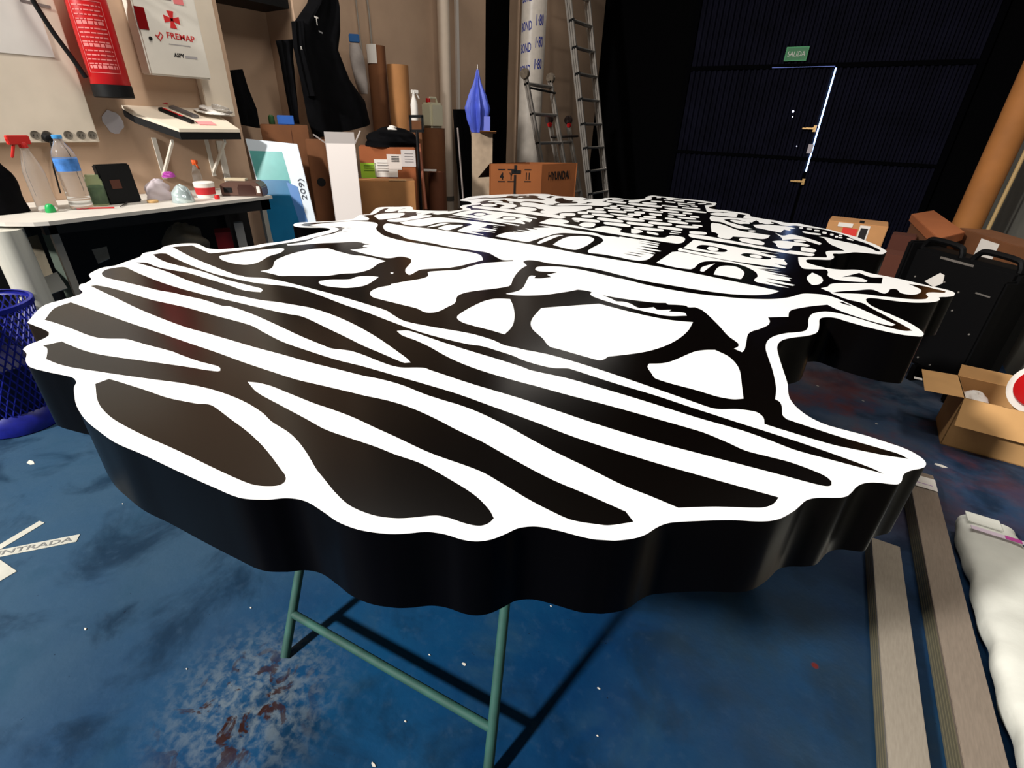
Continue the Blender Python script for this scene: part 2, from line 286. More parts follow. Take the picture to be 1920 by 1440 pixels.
ART='''
B b 832,1078! 985,1022! 1100,1055 1400,1150 1650,1235 1920,1290 f 180,700 310,710 370,735 550,870 750,1020 900,1160 1010,1290 B 1580,420 1605,455 1605,485 1575,508 1520,515 1440,510 1380,492 1250,435 1000,315 800,225 650,145 580,85 548,30
B b 240,648! 455,600! 520,630 700,700 900,750 1200,795 1500,835 1920,895 f 200,310 410,338 438,330 438,300 410,280 200,225 0,155 b 1700,715 1400,635 1200,578 1150,572 900,565 750,530 600,470 420,405 262,358! 370,230 555,160! 800,245 1200,385 1600,520 f 120,30 400,125 700,235 1000,335 1300,430 1600,500 1920,575 e 0,965 300,1030 550,1110 800,1220 1050,1350 1240,1440 s 0,515 400,740 800,950 1200,1120 1640,1315! 1728,1430! t 200,725 0,750 s 1300,1455 1150,1435 1000,1400 800,1310 550,1180 250,1000 0,860 C 800,868 600,775 500,730 f 1920,850 1650,750 1500,700 1200,580 1000,500 850,465 745,455! 850,570 1100,710 1400,870 1620,990 1920,1095 C 500,835 600,875 750,928 900,1010 1050,1105 1130,1185 1158,1235! 1130,1262 1080,1278 1000,1265 900,1232 830,1220 700,1232 600,1235 480,1218 350,1165 270,1095 200,1010 f 1520,1440 1400,1240 1300,1110 1200,1020 1040,920 990,880 920,810 750,700 550,610 300,530 0,470 b 1500,1030 1100,975 800,930 550,890 400,850 280,800! 290,680
B a 118,575! 200,570 450,625 800,730 1200,820 1500,905 c 240,660 400,745 600,845 900,950 1200,1045 1500,1120 1920,1240 e 700,840 1050,945 1400,1070 s 600,300 1100,490 1920,750 t 900,150 1400,290 1920,435! 1870,500 1790,540 1680,552 1200,540 790,552! 500,430 150,290 s 1200,815 1000,720 700,570 300,350 0,205 e 1100,1080 900,1020 700,955 450,855 200,785 0,745 c 1200,1150 900,1075 600,990 300,910 0,822 a 1400,1100 1200,1045 900,935 650,830 400,710 250,640
B a 245,430 270,405 340,380 480,362 520,368! 650,430 900,530 1100,595 1300,650 1500,700 1680,740 c 400,475 650,530 770,548 870,580 1100,690 1350,810 1500,885 e 200,490 420,585 470,603! 540,598! 500,555 420,495 c 1700,820 1500,700 1300,600 1100,520 900,460 700,425 550,400 350,375 200,345 0,300 a 1400,575 1200,510 1000,425 850,375 740,345 625,312! 700,312 760,318! 850,355 950,382 1080,405 1200,425 1400,485 1680,570 c 150,262 250,278 355,287! 375,265 360,245! 200,205 a 1680,515 1600,492 1380,415 1100,345 960,305 870,262 820,222! 900,210 970,212! 1060,260 1250,345 1500,435 1680,480 c 200,165 400,195 650,220 800,250 1000,315 1300,430 e 0,15 300,130 600,240 900,325 1180,390 1350,415 1500,460 1700,525 p 0,210 200,270 350,300 510,305 600,330 1000,460 1500,610 1920,750 q 500,435 900,565 1200,660 r 0,540 400,670 800,810 1150,940 1310,1012! 1000,930 720,855 300,740 q 1200,745 900,640 400,497 p 1400,680 900,530 500,415 90,325 e 1800,650 1500,555 1200,465 900,370 700,300 600,265 500,238 385,243! 440,290 600,350 750,420 900,505 1050,580 1250,660 1500,740 1800,825 p 120,495 500,600 1000,730 1500,870 1920,990 q 500,675 750,780 900,850 1000,885 1200,935 1450,1000 1700,1090 1850,1160 1915,1220 1915,1255 1870,1270 1750,1250 1300,1130 800,1000 400,895 0,790 p 1200,1045 800,920 400,785 0,650 e 1500,920 1200,830 900,730 750,680 700,660 600,655 450,655 350,640 200,590 0,510 c 1350,945 1150,920 1080,895 800,780 500,640 250,530 0,445 a 1600,800 1400,735 1200,690 1050,655 880,625 700,580 450,520 330,492 260,465
B a 1040,138! 1250,250 1500,355 1750,450 1850,470 d 420,770 550,780 680,787 900,825 1200,900 1500,980 1920,1105 c 1780,500 1850,550 e 300,35 420,110 520,145 800,200 1200,270 1450,340 1600,405 1700,425 p 0,90 300,150 700,265 1200,430 1920,680 q 550,385 650,403 850,403 1000,420 1080,440 1150,500 1160,570! 1400,645 1920,800 r 1000,740 1300,800 1580,842! 1480,790 1250,720 800,590 400,460 210,395! 165,350 155,250 130,200 80,170! 90,100 J 1680,1200 1650,1050 1600,900 1577,820 1590,750 1650,700 1780,665 D 1230,190 1290,180 1305,160 1310,110 1330,85 1400,72 K 330,1130 500,1175 650,1220 800,1262 900,1282 965,1280! 900,1240 750,1160 600,1080 540,1045 400,1010 l 950,1345! 930,1320 870,1300 760,1250! 890,1220 910,1190 1000,1165 1300,1160 1500,1160 1850,1170! 1875,1060! 1650,1050 1450,975! 1140,1052! 1300,1045 1450,1060 1600,1120 1580,1138 1500,1140 1250,1125 1050,1100 950,1070 880,1020 890,960 870,925 840,915! 500,905 430,890 380,840 355,760 350,690! 600,692 860,698! 870,680 845,620 850,595 900,580 1190,578! 1080,525 950,470 880,420 840,370 780,340 720,325! 850,335 1000,375 1300,440 1500,490 1650,530 1760,585 1825,590! 1830,570 1700,500 1550,435 1350,370 1200,300 1000,245 900,215 780,190 600,165 400,140 k 1640,508 1520,518 1420,505 1290,455! 1150,430 950,398 740,377 700,368 755,318! 620,295 500,285 350,262 280,262 110,265 j 1310,455 1260,430! 1240,370 1215,300! 1300,292 1380,285 1395,265 1340,250 1250,248 1120,222 900,195 770,180 560,160 450,185 360,150 350,135 260,120 200,113 140,108 60,105 10,130 i 1480,155 1400,180 1250,200 1200,210 1170,240! 1000,240 940,230 960,190 880,175 700,150 560,150 480,165 430,195 350,210! 430,225 590,268! 480,300 400,312 200,308 h 1400,298 1200,300 850,308 700,292 500,258 300,222 100,205 g 1680,215 1620,235! 1540,220 1480,215 1400,220 1330,195 1280,170! 1100,180 950,185 800,200 640,245! 720,240 740,265 660,290 540,300 440,325 395,345! 500,370 520,395 300,430 100,475 0,490 n 1640,328 1500,345 1380,330! 1440,305! 1330,320 1230,350 1080,355 1170,312 1180,305! 1100,325 1060,310 1120,295! 900,295! 850,285 700,285 880,220! 800,230 650,275 560,290 450,290 440,270 500,235 520,220! 450,220 350,260 300,300 250,325 200,345 100,350 E 830,325! 880,340 915,360 905,375 850,378 740,380 600,390 400,400 200,412 130,430! 200,445 450,447 540,460 575,480 550,500 450,530 300,570 210,595! d 900,400 800,415 600,450 300,490 90,510! a 1450,205 1260,120!
W d 185,545 210,535 500,490 850,452 910,455 920,465 880,500 740,545 650,600 560,630 460,638 330,620 210,580
W d 650,710! 750,690 790,660 810,600 900,550 1050,500 1250,460 1410,452! 1550,495 1700,530 E 850,780 1000,810 1100,838! 1020,865 940,920 880,945 770,970 610,978 500,995 430,1003 d 1200,765 1000,762 880,765 800,745
W E 240,430! 500,402 700,390 850,392 980,405 1013,430 990,465 1010,500 1080,550 1250,600 1500,645 1920,715 F 300,845 380,865 430,890 450,945! 350,970 150,1020 0,1045 E 1780,915 1500,932 1450,950 1400,980 1360,992 1320,960 1320,930 1385,850 1385,820 1350,800 1260,785 1180,800 1100,803 900,765 700,710! 800,700 900,680! 840,668 920,650! 840,635 830,628! 750,620 500,632 400,635 0,662 d 945,412! 1160,375 1300,325 1480,285 E 590,502 740,498! 610,485 770,465! 600,462 680,455! 450,447 280,442
W E 345,1075 400,1055 480,1045 700,1040 770,1015 900,1005 1020,1015! 960,1060 880,1105 780,1128 650,1138 520,1130 400,1110
W E 1150,970 1170,962 1190,970 1170,982
W E 920,1200 950,1165 1020,1135 1150,1110! 1160,1095! 1350,1060 1500,1035 1570,1010 1580,990 1570,965 1600,955 1750,945 1920,935 F 300,1020 450,985 600,972 840,957! 835,945! 700,942 620,905 540,860 480,842 300,815 0,770 n 1400,920 1000,850 850,815 740,755 600,720 500,685 430,640 405,590 430,545 480,520 700,548 900,580 1200,610 1500,645 1920,710 g 700,990 1000,1045 1500,1120 1920,1190 h 700,1272 1200,1368 G 400,920 860,995 1400,1090 1920,1195 m 1000,885 1250,935 1450,980 1580,1010! 1500,1045 1350,1068 1100,1075 698,1050 G 1500,1315 1200,1265 900,1215 600,1145 300,1070 0,1022 F 1300,985 1150,955 1050,945 1000,950 965,965! 1015,1015! 950,1050 880,1120 830,1200 810,1260 780,1280 600,1310 350,1340 200,1370 120,1410 I 80,585 0,630 E 1700,1400 1600,1418 1530,1408 1450,1370 1250,1320 1050,1270 950,1240
W I 980,210 990,190 1050,178 1250,180 1500,215 1920,310 G 600,1185 900,1260 1200,1320 1500,1370 m 500,1085 900,1125 1200,1140 1500,1140 1750,1110 H 980,965 1100,965 1200,975 1300,1000 1400,1040 1500,1085 K 820,1228! 780,1238 600,1195 400,1130 300,1090 235,1057! H 1100,1085 1000,1100 880,1125 850,1150 845,1195! 640,1200! 660,1240 650,1270 560,1315 480,1340 440,1370 J 1385,740 1365,830 1340,855! 1260,820! 1305,795 1305,770 1200,690 1100,580 950,440 870,405! 800,405 780,390 700,382 600,378! 580,362! 450,358 150,320 I 1730,500! 1850,545 J 80,345 150,350 220,368 300,410 350,415 460,405! 490,430 635,430! 610,448! 770,462 788,490! 600,492 400,455 100,380 I 1740,555 1620,510 1600,490 1615,465! 1560,450 1460,438! 1350,460 1100,495 900,505 750,500 650,485! 780,455 840,420 880,350 920,285 985,285! 970,310! 1040,312 1160,297! 1115,270! 1230,245! 1200,240 1050,235 990,222
B H 1345,1045! 1380,1043! 1490,1090! 1400,1068
B K 330,945 480,935 620,928 720,962 760,945 770,925 830,925 860,955 960,972 1020,960 1040,935 990,905 930,880! 1050,895 1150,920 1250,945 1240,955 1120,952 1080,965 1100,990 1080,1008 950,1010 800,995 700,985 560,968 450,962 270,958!
W I 100,755 120,720 250,640 400,570 500,545 600,540 700,545! 735,630 748,730 735,820 700,880 635,942! 500,900 250,835 150,800
W I 1050,645! 1300,625 1700,597! J 300,470 600,530 850,555! 800,640 700,725 550,800 350,855 0,900 p 960,172! 920,200 880,213 840,210 400,85 300,55 I 1065,985! 1000,930 950,880 930,830 940,780 980,720
W J 395,1000 410,970! 550,965 650,940 850,855 950,835 1070,832! 1200,895 1280,970 1320,1050 1340,1200 1355,1320! 1250,1325 1100,1300 900,1240 480,1120 430,1060
W n 215,370! 300,340 450,320 700,312 820,310 850,330 830,350 750,385! 740,408! 550,425 380,445 320,445! 260,400
W n 485,465 550,440 750,415 900,405 1000,375 1250,355 1370,355 1385,370 1300,395 1000,445 750,488 600,488
W n 740,500! 1200,425 1500,397 1707,415 g 300,625 600,660 1100,725 1310,768! 890,735! 850,770! 740,795! 1090,855! 1080,875! 640,835! 1060,905! 1050,915! 580,870! 790,905! 500,885! 800,960! 790,970! 500,925 240,885 210,870! 350,800 500,750 540,730 500,710 300,690 100,680 n 1600,500 1450,520 1300,560 1130,578! 900,555 780,525
W g 1010,765! 1150,785! 1080,790!
W g 1000,805! 1115,825! 1060,830!
W n 1280,595 1400,560 1600,515 1750,515! 1600,550 1450,580 1300,600
W n 1500,615! 1600,575 1750,545 g 100,740 320,740 340,760! 150,820 0,860 n 1600,645
W g 75,510! 300,450 550,400 700,400 1000,430 1400,475 1750,520 1780,545! 2010,590! 1990,600! 1710,570! 1900,610! 1880,650 1845,680! 1640,640! 1740,700! 1720,725! 1500,690 1180,675! 1620,745! 1580,765! 1200,700 800,645 300,580 0,540 0,533!
B g 0,500! 75,505 400,560 820,615! 780,625! 400,585 100,547 0,535!
B g 390,510! 500,490 580,465 720,455 850,470 900,490 1010,497! 850,520 750,545 650,545 560,520 450,515
W g 575,500 640,477 720,472 820,480 858,500 800,525 700,533 625,525
B g 1080,595! 1180,575 1230,550 1370,543 1520,560 1560,575 1660,585! 1560,600 1500,630 1380,637 1260,620 1200,600
W g 1222,590 1262,565 1370,557 1500,570 1530,590 1490,618 1380,625 1270,612
W g 1060,995! 1200,940 1350,905 1440,900 1550,930! 1450,890! 1790,910! 1540,850! 1880,880! h 60,820! 340,850! 230,805! 500,800 600,795! 345,745! 800,790 1100,850 1600,920 1700,940! 1720,962! 1920,995 i 600,1000 720,1022! 750,1005! 1000,1045 u 600,250 940,318! 880,318 430,255! 910,350! 890,365! 430,300! 890,395! 860,415! 450,375! 960,485! 930,500! 380,425! 820,525! 820,545! 350,480! 800,572 760,610 650,680 550,700 430,705 200,670 0,625 G 300,865 165,850 150,830 200,790 330,720 355,690 330,660 250,630 100,610 h 1000,925 850,925 700,950 500,1010 300,1070 150,1115 60,1118 g 1500,1080
B u 180,508! 400,530 630,572! 400,548
B u 100,540! 350,575 560,620! 330,592
W h 325,1150 400,1090 550,1020 700,975 850,968 920,975! 800,1000 650,1060 500,1120 370,1165
W h 680,1185! 800,1100 950,1030 1100,995 1400,990 1550,1020 1610,1060 1600,1090 1450,1200 1300,1270 1200,1300 1100,1295 950,1265 800,1225
W h 370,688! 500,640 600,600 800,605 1000,640 1045,670 1020,695 900,715! 1200,760 1450,815 1580,825 1700,790 i 410,770 600,790 800,830! 740,880! 800,910 1000,940 1300,985 1600,1025 1770,1025 1830,990 j 480,980 550,985 700,1010 770,1040 775,1080 730,1130 620,1160 500,1150 0,1075 i 1000,1010 700,960 300,895 h 1440,845 1000,780 500,715 400,700
W g 540,335 650,320 900,335 1150,360 1400,385 1700,412 h 300,455 500,485 700,500 850,530 960,555 970,575 850,595 700,580 400,535 0,480 g 1300,440 900,395 650,365
W g 740,290 820,268 950,262 1060,275 1110,295 1050,320 930,328 800,315
W g 890,215 1000,195 1100,192 1230,212 1240,228 1050,232 920,230
W g 1370,235 1440,230 1480,250 1460,262 1390,255
W g 1040,250 1100,240 1250,240 1400,262 1530,290 1560,315 1500,345 1350,370 1200,360 1160,345! 1280,305! 1200,285 1100,268
W g 1490,375! 1600,340 1700,335 h 200,350 300,375 320,400 250,425 100,430 g 1550,400
W g 1620,250! 1700,235 h 200,240 400,270 520,285 700,320 900,322 1300,320 1550,322 1570,350 1500,375 1300,420 1200,440 900,455! 800,475 720,495 550,490 400,460 390,440 430,420 510,410! 450,385 350,375 300,345 150,330 0,310 g 1630,285
B g 400,185! 600,150 800,125 1000,128 1300,110 1330,90 1500,80 1750,75 h 240,75 300,85 420,105! 330,110 400,140 520,165! 400,180 300,165 g 1680,160 1500,155 1400,140 1200,140 1000,145 800,145 600,160
W h 75,88 150,82 130,92
W g 1550,135! 1620,112 1700,120 1600,132
W g 1450,95! 1600,85 1500,98
B h 520,130! 600,100 620,85 740,100! 660,115 640,140!
B h 720,180! 760,145 900,130! 940,160 1050,185 1200,180 1280,175! 1130,200 1110,210 1230,225 1240,250 1100,260 950,260 800,265 780,290! 700,290 690,270 850,235! 740,210
B h 1440,225! 1580,243! 1450,262! 1250,268! 1440,250!
B h 1330,150! 1450,165! 1570,185! 1400,177!
W h 490,265 560,255 680,275 600,290
W h 1255,740! 1350,690 1480,685 1630,710 1640,740 1600,780 1500,795 1350,780
W i 1000,825! 1100,835 1270,885 1200,915 1080,935 1000,920!
W k 110,290 280,272 600,325 585,355 350,335 120,310
W k 350,275 600,295 610,310 590,322 420,300
W k 110,345 200,345 500,365 720,378 950,400 1200,435 1220,465! 1000,465! 980,435 940,412 890,435 860,455! 700,425 550,395 440,392 350,400! 430,440 600,490 880,572! 750,575 580,550 450,500 300,445 120,415
W k 470,410 520,402 700,435 830,462 720,475! 650,478 520,440
W k 130,470 200,465 300,480 420,520 550,570 700,610 900,640 1190,685! 1150,730 1050,750 800,725 520,705! 480,745 420,750 300,730 240,700 260,670! 220,640 135,620!
W k 790,605 860,592 940,605 900,618
W k 625,755 660,735 800,745 1000,780 1090,820 1080,850 1000,855 700,800
W k 880,495! 1050,490 1300,505 1500,525 1650,560! 1550,570! 1560,605! 1440,580! 1380,635! 1150,590 930,545!
W k 980,435! 1200,455 1260,475! 1100,480
W k 1280,640! 1420,690 1560,665 1700,690 l 350,305 550,360 700,410 775,450 740,470 600,430 450,385 300,370 200,375 70,385! 60,350
W k 1225,795! 1320,780 1500,785 l 200,410 400,435 550,475 575,490 520,505 400,490 260,485! 230,530 150,540 0,520 k 1300,870 1300,840
W l 270,400 330,385 450,392 500,410 400,420
W l 400,515 500,520 620,540 680,575 640,605 500,595 400,570
W k 0,690 500,780 1000,875 1500,965 l 200,570 500,610 640,635 650,655 600,675 400,655 0,600 k 900,900 500,830 0,755 j 950,1030 870,1000 850,965 870,945 1000,960
W m -80,330 20,298! 180,170! 600,240 1000,310 1300,360 1590,402! 1250,370! 1330,395 1550,445! 1450,460! 1670,490! 1660,515! 1710,560 1700,585 1500,560! 1690,620! 1660,635! 1000,545 700,500 0,360
B m 0,305! 200,345 450,385 650,425! 400,397 150,352 -20,322!
B m 215,305! 270,260 400,258 600,300 720,335 735,350 680,372 500,360 350,335
W m 395,310 430,285 530,295 595,330 560,352 450,345
B m 940,420! 1000,392 1150,400 1300,430 1450,465 1440,485 1380,492 1200,475 1050,450
W m 1095,430 1150,412 1250,430 1310,455 1270,475 1160,460
W u 845,750! 1200,510! 1350,500 1600,545 1920,605 m 600,490 900,545 1200,600 1590,655! 1210,640! 1640,700! 1250,655! 1740,765! 1390,720! 1790,800! 1740,810! 1770,850! 1360,800! 1840,910! 1800,925! 1340,850! 1740,955! 1600,940 1400,900 1200,860 1165,835 1180,810 1230,770 1215,720 1150,670 1000,600 800,550 600,525 400,522 300,540 240,580 190,630 130,655! 0,640 u 1200,840
W m 285,680 300,630 400,590 530,560! 440,620 350,690! 310,692
W m 508,738! 550,650 620,605 750,595 880,615 980,670 1010,720 960,810! 930,812 700,770
W l 600,970! 680,1000 780,1060 800,1110 760,1165 680,1190 600,1190 560,1160 505,1060 580,990
P i -100,345,130,355,26 185,385,395,390,25 0,430,445,455,26 105,495,610,550,28 440,205,895,245,22 570,175,830,190,16 930,260,1700,335,25 520,325,690,330,20 670,295,1070,335,16 765,350,1190,390,16 1140,355,1575,395,18 830,410,1080,415,20 380,350,760,380,18 475,420,900,455,24 1070,455,1310,470,26 915,500,1220,515,26 520,485,1060,560,18 230,595,830,665,33 680,575,1310,650,32 1245,405,1720,460,18 1400,490,1690,520,24 1275,555,1570,570,24 1180,585,1710,640,18 375,695,990,765,34 890,690,1505,755,32 1385,685,1925,735,30 1055,800,1740,865,30 940,210,1180,225,20 1245,240,1580,270,20 1345,905,1620,955,24
P h 1235,465,1475,468,28 1320,545,1600,550,33 830,505,1190,505,36 1105,600,1740,665,34 1150,650,1280,670,10
P j 145,785,720,850,30 215,415,640,455,22 300,360,1260,465,21 385,485,800,525,18 385,535,520,545,18 320,590,690,630,22 720,470,940,490,18 600,565,1030,610,20 880,545,1100,570,20 375,655,850,710,26 560,765,1080,800,26 775,650,1130,665,16 930,745,1170,770,18 865,905,1265,935,34 450,890,690,915,13 420,930,640,950,10 700,350,1120,385,16 240,300,610,340,15 610,290,870,325,11 900,310,1060,330,14 0,260,140,265,18 320,215,560,240,14 520,190,760,205,16 820,240,1000,240,12 1060,265,1250,260,12 130,130,240,125,10 290,175,440,180,9 0,205,260,220,13 600,250,1000,285,11
P l 370,165,440,168,14 500,182,600,188,14 640,212,740,218,14 785,250,865,258,20 925,285,990,290,18 1010,325,1070,325,16 1080,300,1145,305,12 1075,340,1150,345,12 1225,355,1350,390,14 425,235,600,270,16 570,265,760,285,16
'''
def parse_line(s):
    t=None;pts=[]
    for w in s.split():
        if w in TILES: t=TILES[w];continue
        c=w.endswith('!')
        x,y=w.rstrip('!').split(',')
        pts.append((t[0]+float(x)/t[2],t[1]+float(y)/t[2],c))
    return smooth(pts)
def smooth(P):
    n=len(P);o=[]
    for i in range(n):
        a=P[i-1];b=P[i];c=P[(i+1)%n];d=P[(i+2)%n]
        L=math.hypot(c[0]-b[0],c[1]-b[1])
        if L<.15: continue
        k=max(1,min(8,int(L/3)))
        def tan(p,q,r):
            l=math.hypot(r[0]-p[0],r[1]-p[1])+1e-6
            v=[(r[j]-p[j])/l for j in (0,1)]
            return v
        m1=[(c[j]-b[j])/L for j in (0,1)] if b[2] else tan(a,b,c)
        m2=[(c[j]-b[j])/L for j in (0,1)] if c[2] else tan(b,c,d)
        for s in range(k):
            u=s/k;h1=2*u**3-3*u*u+1;h2=u**3-2*u*u+u;h3=-2*u**3+3*u*u;h4=u**3-u*u
            o.append(tuple(h1*b[j]+h2*m1[j]*L+h3*c[j]+h4*m2[j]*L for j in (0,1)))
    return o
def shapes(A):
    r=[]
    for l in A.strip().split('\n'):
        k,_,s=l.partition(' ')
        if k=='P':
            w=s.split();t=TILES[w[0]]
            for q in w[1:]:
                x0,y0,x1,y1,h=[float(v) for v in q.split(',')]
                cx,cy=(x0+x1)/2,(y0+y1)/2;ux,uy=(x1-x0)/2,(y1-y0)/2
                pl=[]
                for i in range(14):
                    a=2*math.pi*i/14;ca,sa=math.cos(a),math.sin(a)
                    e=.6
                    ca=math.copysign(abs(ca)**e,ca);sa=math.copysign(abs(sa)**e,sa)
                    x=cx+ux*ca;y=cy+uy*ca+h*sa
                    pl.append((t[0]+x/t[2],t[1]+y/t[2]))
                r.append(('W',pl))
        else: r.append((k,parse_line(s)))
    return r

def hp(px, py, d):
    r = ray(px, py); return EYE + r*(d/math.hypot(r.x, r.y))
def facebox(mb, pxl, pxr, pyt, d, depth, z0=0.0, dr=None, pyr=None, zt=None):
    """upright box whose front face runs between two sight lines; returns the front frame"""
    a = hp(pxl, pyt, d); b = hp(pxr, pyr or pyt, dr or d)
    top = zt if zt is not None else (a.z+b.z)/2
    A = Vector((a.x, a.y, z0)); e = Vector((b.x-a.x, b.y-a.y, 0)); n = Vector((-e.y, e.x, 0)).normalized()
    if n.dot(A-EYE) < 0: n = -n
    mb.obox(A, e, n*depth, (0, 0, top-z0))
    return A, e, -n, top

# ------------------------------------------------------------------ the sign
def px_face(l): return [az(x, y, ZT) for x, y in l]
ZT, ZB = 0.89, 0.75
outl = parse_line(OUTLINE)
shp = shapes(ART)
def build_sign():
    root = thing('sign', (-0.9, 1.6, ZB), 'large black and white cut-out sign with a crest drawing, lying flat on trestles', 'sign')
    out3 = px_face(outl); n = len(out3)
    area2 = sum(out3[i].x*out3[(i+1) % n].y-out3[(i+1) % n].x*out3[i].y for i in range(n))
    if area2 < 0: out3 = out3[::-1]
    mb = MB()
    vs = [Vector((p.x, p.y, ZB)) for p in out3]+[Vector((p.x, p.y, ZT-.0005)) for p in out3]
    mb.add(vs, [(i, (i+1) % n, (i+1) % n+n, i+n) for i in range(n)])
    side = mat('gloss_black_return', (4, 3, 3), .3, 0, ior=1.14, spec=.5)
    mb.build('side_return', side, root, smooth=True)
    MB().add(vs[:n], [tuple(range(n-1, -1, -1))]).build('back_panel', mat('black_backing', (14, 13, 13), .6), root)
    # face: every contour goes into one triangulation, each triangle takes the colour of the topmost contour over it
    pts, edges = [], []
    for poly in [outl]+[p for _, p in shp]:
        o = len(pts); pts += [Vector(p) for p in poly]; k = len(poly)
        edges += [(o+i, o+(i+1) % k) for i in range(k)]
    V, _, T, _, _, _ = geometry.delaunay_2d_cdt(pts, edges, [], 0, 1e-4)
    polys = []
    for k, p in [('W', outl)]+shp:
        xs = [q[0] for q in p]; ys = [q[1] for q in p]; polys.append((k, p, min(xs), max(xs), min(ys), max(ys)))
    def inside(p, x, y):
        c = False; j = len(p)-1
        for i in range(len(p)):
            yi = p[i][1]; yj = p[j][1]
            if (yi > y) != (yj > y) and x < (p[j][0]-p[i][0])*(y-yi)/(yj-yi)+p[i][0]: c = not c
            j = i
        return c
    sets = {'W': [], 'B': []}
    for t in T:
        cx = sum(V[i][0] for i in t)/3; cy = sum(V[i][1] for i in t)/3
        if not inside(outl, cx, cy): continue
        col = 'W'
        for k, p, x0, x1, y0, y1 in reversed(polys[1:]):
            if x0 <= cx <= x1 and y0 <= cy <= y1 and inside(p, cx, cy): col = k; break
        sets[col].append(tuple(t))
    P3 = [az(v[0], v[1], ZT) for v in V]
    for key, nm, mt in (('W', 'face_panel', mat('white_acrylic', (236, 236, 234), .35)), ('B', 'printed_artwork', mat('satin_black_print', (4, 2, 1), .2, spec=.46))):
        used = sorted({i for t in sets[key] for i in t}); ix = {i: j for j, i in enumerate(used)}
        fs = []
        for t in sets[key]:
            a, b, c = (P3[i] for i in t)
            if (b-a).cross(c-a).z < 0: t = t[::-1]
            fs.append(tuple(ix[i] for i in t))
        m_ = MB().add([P3[i] for i in used], fs)
        o = m_.build(nm, mt, root)
        o['label'] = 'white glossy face' if key == 'W' else 'black drawing of fields, sheep and a walled town'
    return root
build_sign()

# trestles
GREEN = mat('green_enamel', (34, 74, 66), .7, var=.25, scale=14)
def trestle(o, e, lean, h, label):
    """o: left foot, e: vector to the right foot, lean: horizontal run of the legs"""
    root = thing('trestle', o+e/2+lean, label, 'trestle', None)
    tops = [o+lean+Vector((0, 0, h)), o+e+lean+Vector((0, 0, h))]
    for k, f in enumerate((o, o+e)):
        back = f+lean*2
        MB().tube([f, tops[k]], .0125).build('leg', GREEN, root, smooth=True)
        MB().tube([back, tops[k]-Vector((0, 0, .03))], .0125).build('leg', GREEN, root, smooth=True)
    MB().tube([tops[0]-e*.12, tops[1]+e*.12], .014).build('top_bar', GREEN, root, smooth=True)
    k = .125
    MB().tube([o+lean*k+Vector((0, 0, h*k)), o+e+lean*k+Vector((0, 0, h*k))], .011).build('crossbar', GREEN, root, smooth=True)
    MB().tube([o+lean*(2-k)+Vector((0, 0, h*k)), o+e+lean*(2-k)+Vector((0, 0, h*k))], .011).build('crossbar', GREEN, root, smooth=True)
    return root
fl = az(535, 1232, 0); fr = az(913, 1470, 0)
trestle(fl+Vector((0, 0, .002)), fr-fl, Vector((-.26, .5, 0)), ZB-.016, 'green tubular steel trestle under the near edge of the sign')
trestle(Vector((-1.5, 2.3, .002)), Vector((.7, .1, 0)), Vector((-.06, .34, 0)), ZB-.016, 'green steel trestle hidden under the far half of the sign')

# ------------------------------------------------------------------ the room
D = 8.3; WL = -3.8; WB = -4.15; WR = 1.06; CEIL = 4.9
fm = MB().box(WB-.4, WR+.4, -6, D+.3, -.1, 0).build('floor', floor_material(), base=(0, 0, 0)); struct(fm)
WALLM = mat('plaster_wall', (188, 158, 132), .85, var=.11, scale=2.2, bump=.15)
wl = MB().box(WL-.6, WL, -6, 2.1, 0, CEIL)
wl.box(WB-.25, WB, 2.1, 5.36, 0, CEIL); wl.box(WB-.25, WB, 6.03, D, 0, CEIL); wl.box(WB-.25, WB, 5.36, 6.03, 2.9, CEIL)
wl.box(WB, WL, 2.66, 2.86, 0, CEIL)
struct(wl.build('wall_left', WALLM))
struct(MB().box(WB-.25, WB-.15, 5.3, 6.1, 0, 2.95).build('door_1', mat('black_doorway', (4, 4, 5), .95, spec=.05), None))
GREYW = mat('grey_render_wall', (128, 126, 116), .9, var=.1, scale=5, bump=.2)
struct(MB().box(WR, WR+.2, -6, D, 0, 2.2).build('wall_right', GREYW))
struct(MB().box(WR, WR+.2, -6, D, 2.2, CEIL).build('wall_right', mat('unlit_upper_wall', (10, 10, 10), .9, spec=.1)))  # upper part coloured near black to stand in for missing light
struct(MB().box(WB-.25, WR+.2, D+.06, D+.2, 0, CEIL).build('wall_back', mat('black_steel_wall', (4, 4, 5), .95, spec=.05)))
struct(MB().box(WB-.25, WR+.2, -6.2, -6, 0, CEIL).build('wall_front', mat('dark_front_wall', (22, 20, 19), .9)))
struct(MB().box(WB-.6, WR+.3, -6.2, D+.2, CEIL, CEIL+.1).build('ceiling', mat('dark_roof', (9, 9, 10), .95)))
# corrugated gate leaves
gx0 = ay(1283, 200, D).x; gx1 = ay(1802, 200, D).x
SHEET = corrugated_material()
gate = thing('roller_gate', ((gx0+gx1)/2, D, 0), 'dark navy corrugated steel gate filling the far end of the workshop', 'gate')
zt_ = ay(1300, 117, D).z
def corr(x0, x1, z0, z1, name):
    mb = MB(); nrib = int((x1-x0)/.075); dx = (x1-x0)/nrib; prof = []
    for i in range(nrib):
        x = x0+i*dx
        prof += [(x, D+.03), (x+dx*.35, D+.03), (x+dx*.5, D), (x+dx*.85, D)]
    prof.append((x1, D+.03))
    mb.add([Vector((x, y, z0)) for x, y in prof]+[Vector((x, y, z1)) for x, y in prof],
           [(i, i+1, i+1+len(prof), i+len(prof)) for i in range(len(prof)-1)])
    o = mb.build(name, SHEET, gate, solid=.003); return o
dr0 = ay(1310, 200, D).x; dxs = ay(1567, 122, D).x; zs = ay(1567, 121, D).z
zlow = ay(1450, 294, D).z
